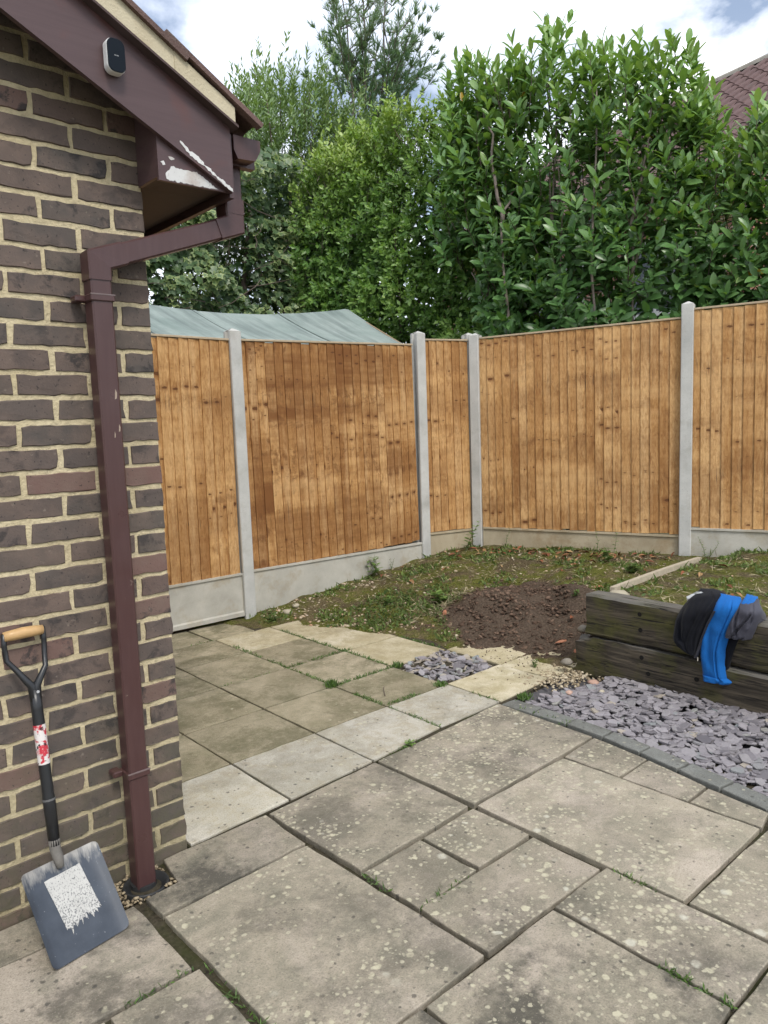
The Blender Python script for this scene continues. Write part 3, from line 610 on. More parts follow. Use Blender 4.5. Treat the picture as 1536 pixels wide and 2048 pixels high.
def outbuilding():
    b = empty('brick_outbuilding', (0, 0, 0))
    tag(b, 'brown brick outbuilding with dark timber eaves and brown downpipe', 'outbuilding')
    # mortar body of the gable wall and the return wall
    RX = -2.30
    poly = [(-4.60, -0.14), (-0.004, -0.14), (-0.004, zup(-0.004) - 0.03), (RX, zup(RX) - 0.03), (-4.60, zup(2 * RX + 4.6) - 0.03)]
    mw = MB().add(*prism_xz(poly, 0.0045, 0.21))
    mw.add(*prism_yz([(0.21, -0.14), (2.40, -0.14), (2.40, 2.46), (0.21, 2.46)], -0.21, -0.0045))
    wall = mw.obj('wall', M['mortar'], b)
    st = [brick_mesh(0.2095, 10 + i) for i in range(9)]; hd = [brick_mesh(0.0985, 30 + i) for i in range(5)]
    spots = []
    for n in range(-14, 27):
        zc = (24 - (n - 1.5)) * 0.075
        x = 0.0; first = True
        while x > -4.55:
            L = 0.1025 if (n % 2 and first) else 0.215
            xc = x - L / 2
            top = zup(xc) if xc > RX else zup(2 * RX - xc)
            if zc + 0.03 < top - 0.035: spots.append((abs(xc + 0.0), xc, zc, L, n))
            x -= L + 0.010; first = False
    spots.sort(key=lambda s: s[0] + (0 if s[2] < 2.75 else 3))
    rest = MB()
    r = random.Random(3)
    for i, (_, xc, zc, L, n) in enumerate(spots):
        me = r.choice(st if L > 0.15 else hd)
        dx, dz, dy = r.gauss(0, 0.0012), r.gauss(0, 0.0012), r.gauss(0, 0.0008)
        if abs(xc) < 0.115: dx *= 0.4
        if i < 296:
            o = link('brick', me, wall, (xc + dx, dy, zc + dz), (0, r.gauss(0, 0.0035), 0))
        else:
            vv = [(v.co.x + xc + dx, v.co.y + dy, v.co.z + zc + dz) for v in me.vertices]
            rest.add(vv, [tuple(p.vertices) for p in me.polygons])
    for n in range(-6, 27):                                     # return wall, round the corner
        zc = (24 - (n - 1.5)) * 0.075
        if zc > 2.30: continue
        y = 0.1125 if n % 2 == 0 else 0.225
        while y < 2.3:
            me = r.choice(st); yc = y + 0.1075
            rest.add([(-v.co.y - 0.0 , v.co.x + yc, v.co.z + zc) for v in me.vertices], [tuple(p.vertices) for p in me.polygons])
            y += 0.225
    o = rest.obj('brickwork', M['brick'], wall); tag(o, kind='stuff')
    # barge board, boxed eave, soffit, fascia
    yb = -0.168
    bx0, bx1 = RX - 0.0, 0.238
    MB().add(*prism_xz([(bx0, zlow(bx0)), (bx1, zlow(bx1)), (bx1, zup(bx1)), (bx0, zup(bx0))], yb, yb + 0.018)).obj('barge_board', M['stain'], b)
    MB().add(*prism_xz([(2 * RX - bx1, zlow(bx1)), (bx0 - 0.002, zlow(bx0)), (bx0 - 0.002, zup(bx0)), (2 * RX - bx1, zup(bx1))], yb, yb + 0.018)).obj('barge_board', M['stain'], b)
    MB().add(*prism_xz([(-0.014, 2.238), (0.236, 2.240), (0.236, 2.40), (-0.014, 2.46)], yb + 0.0185, yb + 0.030)).obj('box_end', M['stain'], b)
    MB().box(-0.014, -0.003, yb + 0.0305, -0.002, 2.25, 2.50).obj('box_side', M['stain'], b)
    MB().box(-0.002, 0.236, yb + 0.031, -0.0005, 2.252, 2.260).box(0.0005, 0.236, 0.0, 2.40, 2.252, 2.260).obj('soffit', mat_plain('dark_soffit', (0.052, 0.034, 0.031), 0.6, 0.2, 12), b)
    MB().box(0.2365, 0.254, yb + 0.019, 2.40, 2.226, 2.43).obj('fascia', M['stain'], b)
    MB().add(*prism_xz([(bx0, zup(bx0) - 0.055), (0.0, zup(0) - 0.055), (0.0, zup(0) - 0.04), (bx0, zup(bx0) - 0.04)], yb + 0.019, 0.0)).obj('verge_soffit', M['stain'], b)
    # peeled paint: bare primer and bare wood showing on the box end and the barge board
    peel = mat_concrete('bare_primer', (0.50, 0.50, 0.49), (0.68, 0.68, 0.67), (0.30, 0.19, 0.13), 0.75, 0.001)
    def patch(pts, y, seed):
        r = random.Random(seed); P = []
        for i in range(len(pts)):
            a, c = pts[i], pts[(i + 1) % len(pts)]; k = max(2, int(math.dist(a, c) / 0.006))
            for j in range(k):
                t = j / k; P.append((a[0] + (c[0] - a[0]) * t + r.gauss(0, 0.0016), a[1] + (c[1] - a[1]) * t + r.gauss(0, 0.0016)))
        MB().add(*prism_xz(P, y - 0.0011, y)).obj('bare_patch', peel, b)
    patch([(0.010, 2.2425), (0.012, 2.265), (0.032, 2.285), (0.075, 2.282), (0.118, 2.285), (0.150, 2.268), (0.172, 2.255), (0.195, 2.2435), (0.10, 2.2425)], yb + 0.0185, 1)
    patch([(0.052, 2.364), (0.064, 2.362), (0.088, 2.342), (0.120, 2.326), (0.142, 2.306), (0.158, 2.300), (0.176, 2.283), (0.204, 2.270), (0.236, 2.250), (0.236, 2.240), (0.216, 2.250), (0.190, 2.267), (0.164, 2.281), (0.140, 2.298), (0.110, 2.312), (0.080, 2.333)], yb, 2)
    patch([(0.022, 2.312), (0.036, 2.315), (0.043, 2.308), (0.030, 2.306)], yb + 0.0185, 3)
    patch([(-0.006, 2.292), (0.004, 2.298), (0.010, 2.288), (0.002, 2.283)], yb + 0.0185, 4)
    # verge: undercloak, mortar, tiles
    MB().add(*prism_xz([(bx0, zup(bx0)), (0.252, zup(0.252)), (0.252, zup(0.252) + 0.008), (bx0, zup(bx0) + 0.008)], -0.203, 0.12)).obj('undercloak', mat_plain('undercloak', (0.075, 0.05, 0.048), 0.8), b)
    roof = MB().add(*prism_xz([(bx0, zup(bx0) + 0.0085), (0.262, zup(0.262) + 0.0085), (0.262, zup(0.262) + 0.022), (bx0, zup(bx0) + 0.022)], -0.10, 2.5)).add(
        *prism_xz([(2 * RX - 0.262, zup(0.262) + 0.0085), (bx0 - 0.001, zup(bx0) + 0.0085), (bx0 - 0.001, zup(bx0) + 0.03), (2 * RX - 0.262, zup(0.262) + 0.03)], -0.19, 2.5)).obj('roof', mat_plain('roof_felt', (0.05, 0.045, 0.045), 0.9), b)
    tm = mat_concrete('roof_tile', (0.105, 0.070, 0.062), (0.185, 0.120, 0.108), (0.17, 0.16, 0.135), 0.9, 0.008)
    prof = [(0.0, 0.0), (0.03, 0.0), (0.05, 0.022), (0.085, 0.034), (0.12, 0.022), (0.14, 0.0), (0.30, 0.0)]
    mort = mat_concrete('verge_mortar', (0.46, 0.40, 0.28), (0.58, 0.52, 0.38), (0.36, 0.28, 0.17), 0.5, 0.004)
    ang = math.atan(SL); ca, sa = math.cos(ang), math.sin(ang)
    T = 0.385; cover = 0.30
    vv = []; ff = []
    npf = len(prof)
    for k, (u, end) in enumerate(((0.0, 0), (T, 1))):
        for (yy, hh) in prof: vv.append((-u, yy, hh + 0.016))
        for (yy, hh) in prof: vv.append((-u, yy, hh))
    for i in range(npf - 1):
        ff += [(i, i + 1, 2 * npf + i + 1, 2 * npf + i), (npf + i + 1, npf + i, 3 * npf + i, 3 * npf + i + 1), (i + 1, i, npf + i, npf + i + 1), (2 * npf + i, 2 * npf + i + 1, 3 * npf + i + 1, 3 * npf + i)]
    ff += [(0, 2 * npf, 3 * npf, npf), (npf - 1, 2 * npf - 1, 4 * npf - 1, 3 * npf - 1)]
    tme = mesh('tile', vv, ff, tm)
    for c in range(9):
        xl = 0.335 - c * cover * ca
        if xl < RX + 0.2: break
        for j in range(9):
            zl = zup(xl) + 0.056
            o = link('tile', tme, roof, (xl + random.gauss(0, 0.002), -0.212 + j * 0.30, zl + 0.004), (random.gauss(0, 0.006), ang + 0.055, 0))
        # bedding mortar below each verge tile
        xa, xb = xl - 0.03, xl - cover * ca - 0.03
        if c == 0: xa = 0.243
        t0 = lambda x: zup(x) + 0.0085
        h0, h1 = (0.052, 0.060) if c else (0.040, 0.062)
        P = [(xb, t0(xb))]
        P += [(xa, t0(xa))]
        nn = 7
        for q in range(nn + 1):
            x = xa + (xb - xa) * q / nn; P.append((x, t0(x) + h0 + (0.03 * (1 - q / nn) if False else (0.040 if c else 0.036)) * (1 - abs(1 - q / nn) * 0.55) * 0.6 + random.gauss(0, 0.0015)))
        MB().add(*prism_xz(P, -0.198 + random.uniform(-.002, .002), -0.10)).obj('verge_mortar', mort, b)
    # gutter along the eave
    gy0 = -0.150
    sec = [(0.262, 2.432), (0.366, 2.432), (0.366, 2.398), (0.344, 2.362), (0.276, 2.358), (0.262, 2.385)]
    g = MB().add(*prism_xz(sec, gy0, gy0 + 0.006))              # stop end
    ins = [(0.266, 2.430), (0.362, 2.430), (0.362, 2.400), (0.341, 2.366), (0.279, 2.362), (0.266, 2.387)]
    ns = 6; V = [(x, y, z) for y in (gy0 + 0.006, 2.45) for x, z in sec] + [(x, y, z) for y in (gy0 + 0.006, 2.45) for x, z in ins]
    F = []
    for i in range(1, 6):
        j = (i + 1) % 6; F += [(i, j, j + 6, i + 6), (i + 12, i + 18, j + 18, j + 12)]
    F += [(0, 6, 18, 12), (1, 13, 19, 7)]
    g.add(V, F); gut = g.obj('gutter', M['upvc'], b)
    for y in (-0.10, 0.75, 1.55): MB().box(0.256, 0.372, y, y + 0.03, 2.352, 2.434).obj('bracket', M['upvc'], gut)
    # square downpipe: stub, offset, wall length
    dp = empty('downpipe', (-0.20, -0.0675, 0)); dp.parent = b
    W2 = 0.0325
    def mitred(path, w2, name, par, bev=0.005):
        """square tube; section kept parallel to the wall, joints mitred"""
        path = [Vector(q) for q in path]; V = []; n = len(path)
        sec = [(-w2, -w2 + bev), (-w2 + bev, -w2), (w2 - bev, -w2), (w2, -w2 + bev), (w2, w2 - bev), (w2 - bev, w2), (-w2 + bev, w2), (-w2, w2 - bev)]
        for i, q in enumerate(path):
            d0 = (path[i] - path[i - 1]).normalized() if i else (path[1] - path[0]).normalized()
            d1 = (path[i + 1] - path[i]).normalized() if i < n - 1 else d0
            t = (d0 + d1).normalized()
            bn = Vector((0, 1, 0)); side = bn.cross(d0).normalized()
            for a, c in sec:
                v = side * a + bn * c
                v = v - d0 * (v.dot(t) / d0.dot(t)); V.append(tuple(q + v))
        F = []
        for i in range(n - 1):
            for k in range(8): F.append((i * 8 + k, i * 8 + (k + 1) % 8, (i + 1) * 8 + (k + 1) % 8, (i + 1) * 8 + k))
        F += [tuple(range(8))[::-1], tuple((n - 1) * 8 + k for k in range(8))]
        o = obj(name, V, F, M['upvc'], par); return o
    O = Vector((-0.20, -0.0675, 0)); A0, A1, A2, A3 = Vector((-0.20, -0.0675, -0.055)), Vector((-0.20, -0.0675, 1.985)), Vector((0.2975, -0.045, 2.163)), Vector((0.2975, -0.045, 2.37))
    L_ = lambda *q: [v - O for v in q]
    mitred(L_(A0, A1 - Vector((0, 0, 0.055))), W2, 'pipe_length', dp)
    dv = (A2 - A1).normalized()
    mitred(L_(A1 - Vector((0, 0, 0.06)), A1, A1 + dv * 0.085), W2 + 0.003, 'elbow', dp)
    mitred(L_(A1 + dv * 0.07, A2 - dv * 0.06), W2, 'pipe_offset', dp)
    mitred(L_(A2 - dv * 0.075, A2, A2 + Vector((0, 0, 0.055))), W2 + 0.003, 'elbow', dp)
    mitred(L_(A2 + Vector((0, 0, 0.05)), A3), W2, 'pipe_outlet', dp)
    mitred(L_(A2 + Vector((0, 0, 0.035)), A2 + Vector((0, 0, 0.085))), W2 + 0.0045, 'socket_clip', dp)
    pale = mat_plain('worn_plastic', (0.17, 0.13, 0.125), 0.45, 0.3, 40)
    for z in (1.872, 0.342):
        br = MB().box(-W2 - 0.005, W2 + 0.005, -W2 - 0.005, W2 + 0.005, z - 0.011, z + 0.011, 0.003)
        br.box(-W2 - 0.034, -W2 - 0.002, 0.012, 0.058, z - 0.010, z + 0.010, 0.004)
        o = br.obj('bracket', M['upvc'], dp)
        MB().box(-W2 - 0.0056, W2 + 0.0056, -W2 - 0.0057, -W2 - 0.001, z + 0.0075, z + 0.0112).obj('worn_edge', pale, o)
    for (x, z, w_, h_) in ((0.018, 0.86 + 0.72, 0.004, 0.016), (0.006, 1.455, 0.002, 0.010), (0.022, 1.475, 0.003, 0.012)):
        MB().add(*prism_xz([(x - w_, z - h_), (x + w_ * .6, z - h_ * .8), (x + w_, z + h_ * .3), (x - w_ * .2, z + h_)], -W2 - 0.0006, -W2)).obj('scratch', mat_plain('scratch', (0.34, 0.27, 0.21), 0.7), dp)
outbuilding()

def security_camera():
    c = empty('security_camera', (-0.147, -0.168, 2.545))
    tag(c, 'small white security camera with dark glossy front on the barge board', 'camera')
    def capsule(w_, h_, r, y0, y1, bev):
        P = []
        for cx, cz, a0 in ((w_ - r, h_ - r, 0), (-w_ + r, h_ - r, 90), (-w_ + r, -h_ + r, 180), (w_ - r, -h_ + r, 270)):
            for k in range(7): a = math.radians(a0 + 15 * k); P.append((cx + r * math.cos(a), cz + r * math.sin(a)))
        n = len(P); V = []
        for (y, s) in ((y1, 1.0), (y0 + bev, 1.0), (y0 + bev * 0.3, 0.975), (y0, 0.93)): V += [(x * s, y, z * (1 - (1 - s) * w_ / h_)) for x, z in P]
        F = [tuple(range(n))]
        for q in range(3): F += [(q * n + i, q * n + (i + 1) % n, (q + 1) * n + (i + 1) % n, (q + 1) * n + i) for i in range(n)]
        F.append(tuple(3 * n + i for i in range(n))[::-1]); return V, F
    rt = (0.10, 0, 0)
    wh = mat_plain('white_plastic', (0.72, 0.73, 0.73), 0.4, 0.03, 30, 0.5, 0)
    o = obj('housing', *capsule(0.0275, 0.047, 0.020, -0.034, -0.008, 0.005), wh, c)
    m, nt, bb = newmat('black_gloss', 0.45, 0.12); setc(nt, bb, (0.006, 0.010, 0.016))
    obj('front_glass', *capsule(0.0262, 0.0457, 0.0195, -0.0365, -0.0335, 0.001), m, c)
    obj('mount', *tube([(0, -0.009, -0.01), (0, -0.0002, -0.01)], 0.016, 12), wh, c)
    gm = mat_plain('grey_print', (0.30, 0.31, 0.32), 0.5, 0.0, 10, 0.3, 0)
    mk = MB()
    for x in (-0.0065, -0.0035, 0.0005, 0.0035): mk.add(*prism_xz([(x, -0.0022), (x + 0.0024, -0.0022), (x + 0.0024, 0.0002), (x, 0.0002)], -0.0369, -0.0365))
    mk.obj('print_mark', gm, c)
security_camera()

def drain_gully():
    g = empty('drain_gully', (-0.20, -0.088, -0.06)); tag(g, 'round black drain gully dish at the foot of the brown downpipe', 'drain')
    bl = mat_plain('black_rubber', (0.03, 0.031, 0.032), 0.5, 0.3, 40)
    V = []; F = []; n = 28
    prof = [(0.076, -0.03), (0.076, -0.002), (0.074, 0.003), (0.069, 0.002), (0.064, -0.006), (0.046, -0.016), (0.044, -0.03)]
    for r, z in prof: V += [(r * math.cos(2 * math.pi * k / n), r * math.sin(2 * math.pi * k / n) * 0.98, z + 0.012) for k in range(n)]
    for q in range(len(prof) - 1): F += [(q * n + k, q * n + (k + 1) % n, (q + 1) * n + (k + 1) % n, (q + 1) * n + k) for k in range(n)]
    obj('dish', V, F, bl, g, smooth=True)
    obj('collar', *tube([(0, 0.02, -0.03), (0, 0.02, 0.012)], [0.046, 0.042], 20), bl, g)
    bed = obj('grit_bed', *prism_xy([(-0.125, -0.09), (-0.05, -0.10), (0.06, -0.085), (0.08, 0.07), (-0.13, 0.07)], -0.05, -0.005), M['joint'], g)
drain_gully()

# ================================================================== FENCE
def board_mesh(wd, h, seed):
    r = random.Random(seed); t0, t1 = 0.016, 0.004
    V = [(0, 0, 0), (wd, t0 - t1, 0), (wd, t0 + 0.004, 0), (0, t0, 0)]
    V = [(0.0, -t0, 0), (0.003, -t0 - 0.001, 0), (wd, -t1, 0), (wd, 0, 0), (0, 0, 0)]
    n = len(V); bow = r.gauss(0, 0.0015)
    rings = 4; P = []
    for k in range(rings + 1):
        t = k / rings; P += [(x + bow * math.sin(t * math.pi), y, z + t * h) for x, y, z in V]
    F = [tuple(range(n))[::-1], tuple(rings * n + i for i in range(n))]
    for k in range(rings): F += [(k * n + i, k * n + (i + 1) % n, (k + 1) * n + (i + 1) % n, (k + 1) * n + i) for i in range(n)]
    return mesh('board', P, F, M['board'])
BM = [board_mesh(0.101, 1.80, 60 + i) for i in range(5)]
capm = mat_plain('weathered_capping', (0.42, 0.335, 0.23), 0.85, 0.3, 25, 0.2, 0.3)
railm = mat_plain('fence_rail', (0.30, 0.18, 0.085), 0.85, 0.3, 25, 0.2, 0.3)
def fence_panel(A, B, za, zb, label, seed, pitch=0.0795, tone=0.5, H=1.80, stain=0.55):
    """panel from A to B (plan), feet at za..zb; local x along, -y towards the garden"""
    d = Vector((B[0] - A[0], B[1] - A[1], 0)); L = d.length; a = math.atan2(d.y, d.x)
    p = empty('fence_panel', (A[0], A[1], za), (0, -math.atan2(zb - za, L), a)); tag(p, label, 'fence panel', 'close board fence panels')
    r = random.Random(seed); n = max(2, round(L / pitch)); pt = L / n; g = r.random(); left = 0
    x = -0.01
    for i in range(n):
        if left == 0: g = r.random(); left = r.choice((3, 4, 5, 6, 7)); base = tone + r.gauss(0, 0.12)
        left -= 1
        o = link('board', r.choice(BM), p, (x + r.gauss(0, 0.0015), 0, r.gauss(0.006, 0.003) - (0.006 if i % 2 else 0)), (0, r.gauss(0, 0.0012), 0))
        o.scale = ((pt + 0.012) / 0.101 , 1, H / 1.80)
        o.color = (g, r.random(), min(1, max(0, base + r.gauss(0, 0.17))), stain * r.uniform(0.8, 1.1)); x += pt
    MB().box(0.0, L, -0.021, 0.035, H + 0.006, H + 0.022, 0.002).obj('capping_rail', capm, p)
    for z in (0.22, 0.9, 1.58): MB().box(0.0, L, 0.002, 0.034, z, z + 0.04).obj('back_rail', railm, p)
    return p
fence_panel((0.32, 2.725), (1.862, 2.70), 0.335, 0.32, 'fence panel beside the brick corner, partly hidden by it', 21, tone=0.66)
fence_panel((1.978, 2.719), (3.742, 2.596), 0.325, 0.351, 'widest stained fence panel below the green shed roof', 22, 0.083, tone=0.46, stain=1.0)
fence_panel((3.878, 2.622), (4.362, 2.489), 0.406, 0.41, 'narrow fence panel left of the paired corner posts', 23, tone=0.62)
fence_panel((4.424, 2.378), (4.972, 0.655), 0.42, 0.43, 'fence panel right of the corner with crisp vertical boards', 24, tone=0.72, stain=0.6)
fence_panel((4.992, 0.572), (5.56, -1.12), 0.491, 0.50, 'highest fence panel, cut off by the right edge', 25, tone=0.74)

def gravel_board(A, B, ztop, zbot, label, back=0.012, mat='gboard'):
    d = Vector((B[0] - A[0], B[1] - A[1], 0)); L = d.length; a = math.atan2(d.y, d.x)
    h = ztop - zbot; m = MB(); y0, y1 = -0.022, 0.028
    # recessed face inside a raised border
    X = (0, 0.002, L - 0.002, L); Zs = (0, 0.03, h - 0.016, h)
    V = [(x, y0, z) for x, z in ((0, 0), (L, 0), (L, h), (0, h))] + [(x, y0, z) for x, z in ((X[1], Zs[1]), (X[2], Zs[1]), (X[2], Zs[2]), (X[1], Zs[2]))]
    V += [(x, y0 + back, z) for x, z in ((X[1] + .001, Zs[1] + .012), (X[2] - .001, Zs[1] + .012), (X[2] - .001, Zs[2] - .008), (X[1] + .001, Zs[2] - .008))] + [(x, y1, z) for x, z in ((0, 0), (L, 0), (L, h), (0, h))]
    F = [(i, (i + 1) % 4, (i + 1) % 4 + 4, i + 4) for i in range(4)] + [(i + 4, (i + 1) % 4 + 4, (i + 1) % 4 + 8, i + 8) for i in range(4)] + [(8, 9, 10, 11), (15, 14, 13, 12)] + [((i + 1) % 4, i, i + 12, (i + 1) % 4 + 12) for i in range(4)]
    o = obj('gravel_board', V, F, M[mat], None, (A[0], A[1], zbot), (0, 0, a)); tag(o, label, 'gravel board', 'concrete gravel boards under the fence')
gravel_board((0.32, 2.715), (1.868, 2.69), 0.333, -0.01, 'pale concrete gravel board next to the brick corner')
gravel_board((1.972, 2.709), (3.752, 2.585), 0.338, -0.05, 'long concrete gravel board under the widest fence panel')
gravel_board((3.870, 2.61), (4.362, 2.475), 0.407, 0.08, 'short concrete gravel board left of the corner posts', mat='gtan')
gravel_board((4.412, 2.372), (4.962, 0.655), 0.424, 0.08, 'brown stained gravel board right of the corner posts', mat='gtan')
gravel_board((4.980, 0.565), (5.55, -1.12), 0.495, 0.08, 'gravel board at the right edge behind the raised bed')

def concrete_post(P, ang, ztop, label, wd=0.096, dp=0.110):
    w2, d2, c = wd / 2, dp / 2, 0.006
    sec = [(-w2 + c, -d2), (w2 - c, -d2), (w2, -d2 + c), (w2, -0.028), (w2 - 0.022, -0.024), (w2 - 0.022, 0.024), (w2, 0.028), (w2, d2 - c), (w2 - c, d2), (-w2 + c, d2), (-w2, d2 - c), (-w2, 0.028), (-w2 + 0.022, 0.024), (-w2 + 0.022, -0.024), (-w2, -0.028), (-w2, -d2 + c)]
    n = len(sec); zb = -0.3; H = ztop - zb
    V = [(x, y, 0) for x, y in sec] + [(x, y, H - 0.024) for x, y in sec] + [(x * 0.12, y * 0.12, H) for x, y in sec]
    F = [(q * n + i, q * n + (i + 1) % n, (q + 1) * n + (i + 1) % n, (q + 1) * n + i) for q in (0, 1) for i in range(n)] + [tuple(2 * n + i for i in range(n))]
    o = obj('concrete_post', V, F, M['post'], None, (P[0], P[1], zb), (0, 0, ang)); tag(o, label, 'fence post', 'slotted concrete fence posts')
concrete_post((1.920, 2.708), math.radians(-2), 2.222, 'concrete fence post nearest the brick outbuilding')
concrete_post((3.810, 2.607), math.radians(-8), 2.292, 'concrete fence post at the right end of the green shed roof')
concrete_post((4.415, 2.530), math.radians(-15), 2.300, 'hidden slim post of the corner pair, behind the other')
concrete_post((4.400, 2.425), math.radians(-72), 2.285, 'front post of the paired concrete posts in the fence corner')
concrete_post((4.982, 0.613), math.radians(-70), 2.372, 'concrete fence post behind the raised bed on the right')

# ================================================================== RAISED BED
def mat_sleeper():
    m, nt, b = newmat('old_sleeper', 0.8, 0.3); v, oi = objvec(nt, True)
    g = noise(nt, node(nt, 'ShaderNodeMapping', {'Vector': v, 'Scale': (40, 2.2, 40)}).outputs[0], 1.0, 6, 0.65, 0.8)
    g2 = noise(nt, node(nt, 'ShaderNodeMapping', {'Vector': v, 'Scale': (90, 5, 110)}).outputs[0], 1.0, 4, 0.6, 0.3)
    n1 = noise(nt, v, 4, 5, 0.6)
    c = ramp(nt, g, [(0.32, (0.013, 0.011, 0.008)), (0.5, (0.050, 0.041, 0.030)), (0.70, (0.120, 0.098, 0.070))])
    c = mixc(nt, ramp(nt, n1, [(0.46, 0.0), (0.62, 0.85)]), c, mixc(nt, g, (0.034, 0.036, 0.010), (0.110, 0.104, 0.030)))
    geo = node(nt, 'ShaderNodeNewGeometry')
    top = node(nt, 'ShaderNodeSeparateXYZ', {'Vector': geo.outputs['Normal']}).outputs[2]
    c = mixc(nt, ramp(nt, top, [(0.5, 0.0), (0.9, 0.75)]), c, mixc(nt, g, (0.085, 0.078, 0.07), (0.21, 0.20, 0.18)))
    crack = ramp(nt, g2, [(0.34, 1.0), (0.42, 0.0)])
    c = mixc(nt, crack, c, (0.014, 0.012, 0.010))
    setc(nt, b, c); bump(nt, b, math_(nt, 'ADD', g, math_(nt, 'MULTIPLY', crack, -0.8)), 0.8, 0.008); return m
M['sleeper'] = mat_sleeper()
def sleeper(name_label, x0, x1, y0, y1, z0, z1, seed, holes, droop=0.0, rough_end=0.0):
    """timber from y0 (left end) to y1; many rings so the arrises wander"""
    r = random.Random(seed); n = 40; V = []; F = []
    sec = []
    hx, hz = (x1 - x0), (z1 - z0)
    base = [(0.0, 0.012), (0.012, 0.0), (hx - 0.012, 0.0), (hx, 0.012), (hx, hz - 0.014), (hx - 0.014, hz), (hx * 0.5, hz), (0.013, hz), (0.0, hz - 0.013), (0.0, hz * 0.55), (0.0, hz * 0.28)]
    m = len(base); off = [[0, 0] for _ in base]
    for k in range(n + 1):
        t = k / n
        for i in range(m):
            for a in (0, 1): off[i][a] = off[i][a] * 0.86 + r.gauss(0, 0.0016)
        e = max(0.0, 1 - k / 4.0) * rough_end
        for i, (a, c) in enumerate(base):
            cx, cz = hx / 2, hz / 2
            V.append((a + off[i][0] + (cx - a) * e * (0.3 + r.random() * 0.7), (y1 - y0) * t + (r.gauss(0, 0.006) if k == 0 else 0), c + off[i][1] + (cz - c) * e * r.random() - droop * math.sin(t * math.pi)))
    for k in range(n): F += [(k * m + i, (k + 1) * m + i, (k + 1) * m + (i + 1) % m, k * m + (i + 1) % m) for i in range(m)]
    F += [tuple(range(m)), tuple(n * m + i for i in range(m))[::-1]]
    me = mesh('timber_sleeper', V, F, M['sleeper']); me.shade_smooth()
    me.set_sharp_from_angle(angle=math.radians(30))
    import bmesh as _b
    bm = _b.new(); bm.from_mesh(me); _b.ops.recalc_face_normals(bm, faces=bm.faces); bm.to_mesh(me); bm.free()
    o = link('timber_sleeper', me, None, (x0, y0, z0)); tag(o, name_label, 'sleeper', 'old timber sleepers edging the raised bed')
    hm = mat_plain('hole_dark', (0.006, 0.005, 0.004), 0.9)  # near-black plugs: the shade inside the bolt holes is put into their colour
    for (y, z) in holes:
        V2, F2 = tube([(-0.003, y - y0, z - z0), (0.012, y - y0, z - z0)], [0.0125, 0.011], 12)
        ring = obj('bolt_hole_plug', V2, F2, hm, o)
    return o
sleeper('upper old timber sleeper, greenish, with the jacket over it', 2.565, 2.70, 0.012, -2.45, 0.197, 0.436, 5, [(-0.33, 0.372), (-0.335, 0.285)], 0.004)
sleeper('lower dark timber sleeper resting on the slate chippings', 2.552, 2.70, 0.085, -2.45, -0.07, 0.181, 8, [(-0.35, 0.135), (-0.39, 0.052), (-0.66, 0.085)], 0.0, 0.34)

def rough_stone(r, n=9):
    V = []; F = []
    for k in range(3):
        z = (-0.45, 0.05, 0.48)[k]; s = (0.85, 1.0, 0.62)[k]
        for i in range(n):
            a = 2 * math.pi * i / n; q = s * r.uniform(0.78, 1.12); V.append((q * math.cos(a), q * math.sin(a), z + r.gauss(0, 0.05)))
    V.append((0, 0, 0.6)); V.append((0, 0, -0.5))
    for k in (0, 1): F += [(k * n + i, k * n + (i + 1) % n, (k + 1) * n + (i + 1) % n, (k + 1) * n + i) for i in range(n)]
    F += [(2 * n + i, 2 * n + (i + 1) % n, 3 * n) for i in range(n)] + [((i + 1) % n, i, 3 * n + 1) for i in range(n)]
    return V, F
def stones():
    sm = mat_concrete('garden_stone', (0.34, 0.30, 0.22), (0.52, 0.47, 0.37), (0.24, 0.20, 0.13), 0.6, 0.006)
    pm = mat_concrete('pink_stone', (0.40, 0.25, 0.19), (0.50, 0.34, 0.27), (0.36, 0.27, 0.2), 0.5, 0.005)
    fl = mat_concrete('flint_stone', (0.19, 0.17, 0.14), (0.32, 0.29, 0.24), (0.11, 0.09, 0.07), 0.6, 0.006)
    L = [((2.86, -0.70), 0.085, sm, 'pale rubble stone half sunk behind the jacket'), ((2.80, -1.00), 0.10, sm, 'large pale stone right of the grey sleeve'),
         ((2.80, -0.06), 0.075, sm, 'flat buff stone on the soil behind the sleeper end'),
         ((2.50, 0.10), 0.042, fl, 'knobbly flint against the end of the lower sleeper'), ((2.66, 0.085), 0.045, fl, 'dark flint wedged at the end of the upper sleeper'),
         ((2.42, -0.13), 0.036, pm, 'rounded pink cobble on the slate by the sleeper'), ((2.20, -0.12), 0.025, pm, 'small orange stone at the left tip of the slate'),
         ((2.33, -0.24), 0.022, sm, 'small cream stone lying in the slate'), ((2.38, 1.18), 0.055, sm, 'mossy flat stone where slabs meet the weedy soil'),
         ((2.16, 2.50), 0.05, sm, 'pale stone beside the post nearest the outbuilding'), ((2.28, 2.56), 0.036, sm, 'smaller pale stone right of the gravel board foot')]
    for i, ((x, y), s, m, lab) in enumerate(L):
        r = random.Random(40 + i); V, F = rough_stone(r, 9)
        V = [(a * s * r.uniform(0.97, 1.03), b_ * s * 0.8, c * s * 0.7) for a, b_, c in V]
        z = float(soil_z(np.array(x), np.array(y))) if (x > 2.56 or y > 0.3) else (-0.03 if y < 0 else -0.03)
        if lab.startswith(('knobbly', 'dark flint')): z = 0.02 if lab.startswith('knob') else 0.19
        tag(obj('stone', V, F, m, None, (x, y, z + s * 0.15), (0, 0, r.uniform(0, 6)), smooth=True), lab, 'stone', 'loose stones in the garden')
stones()

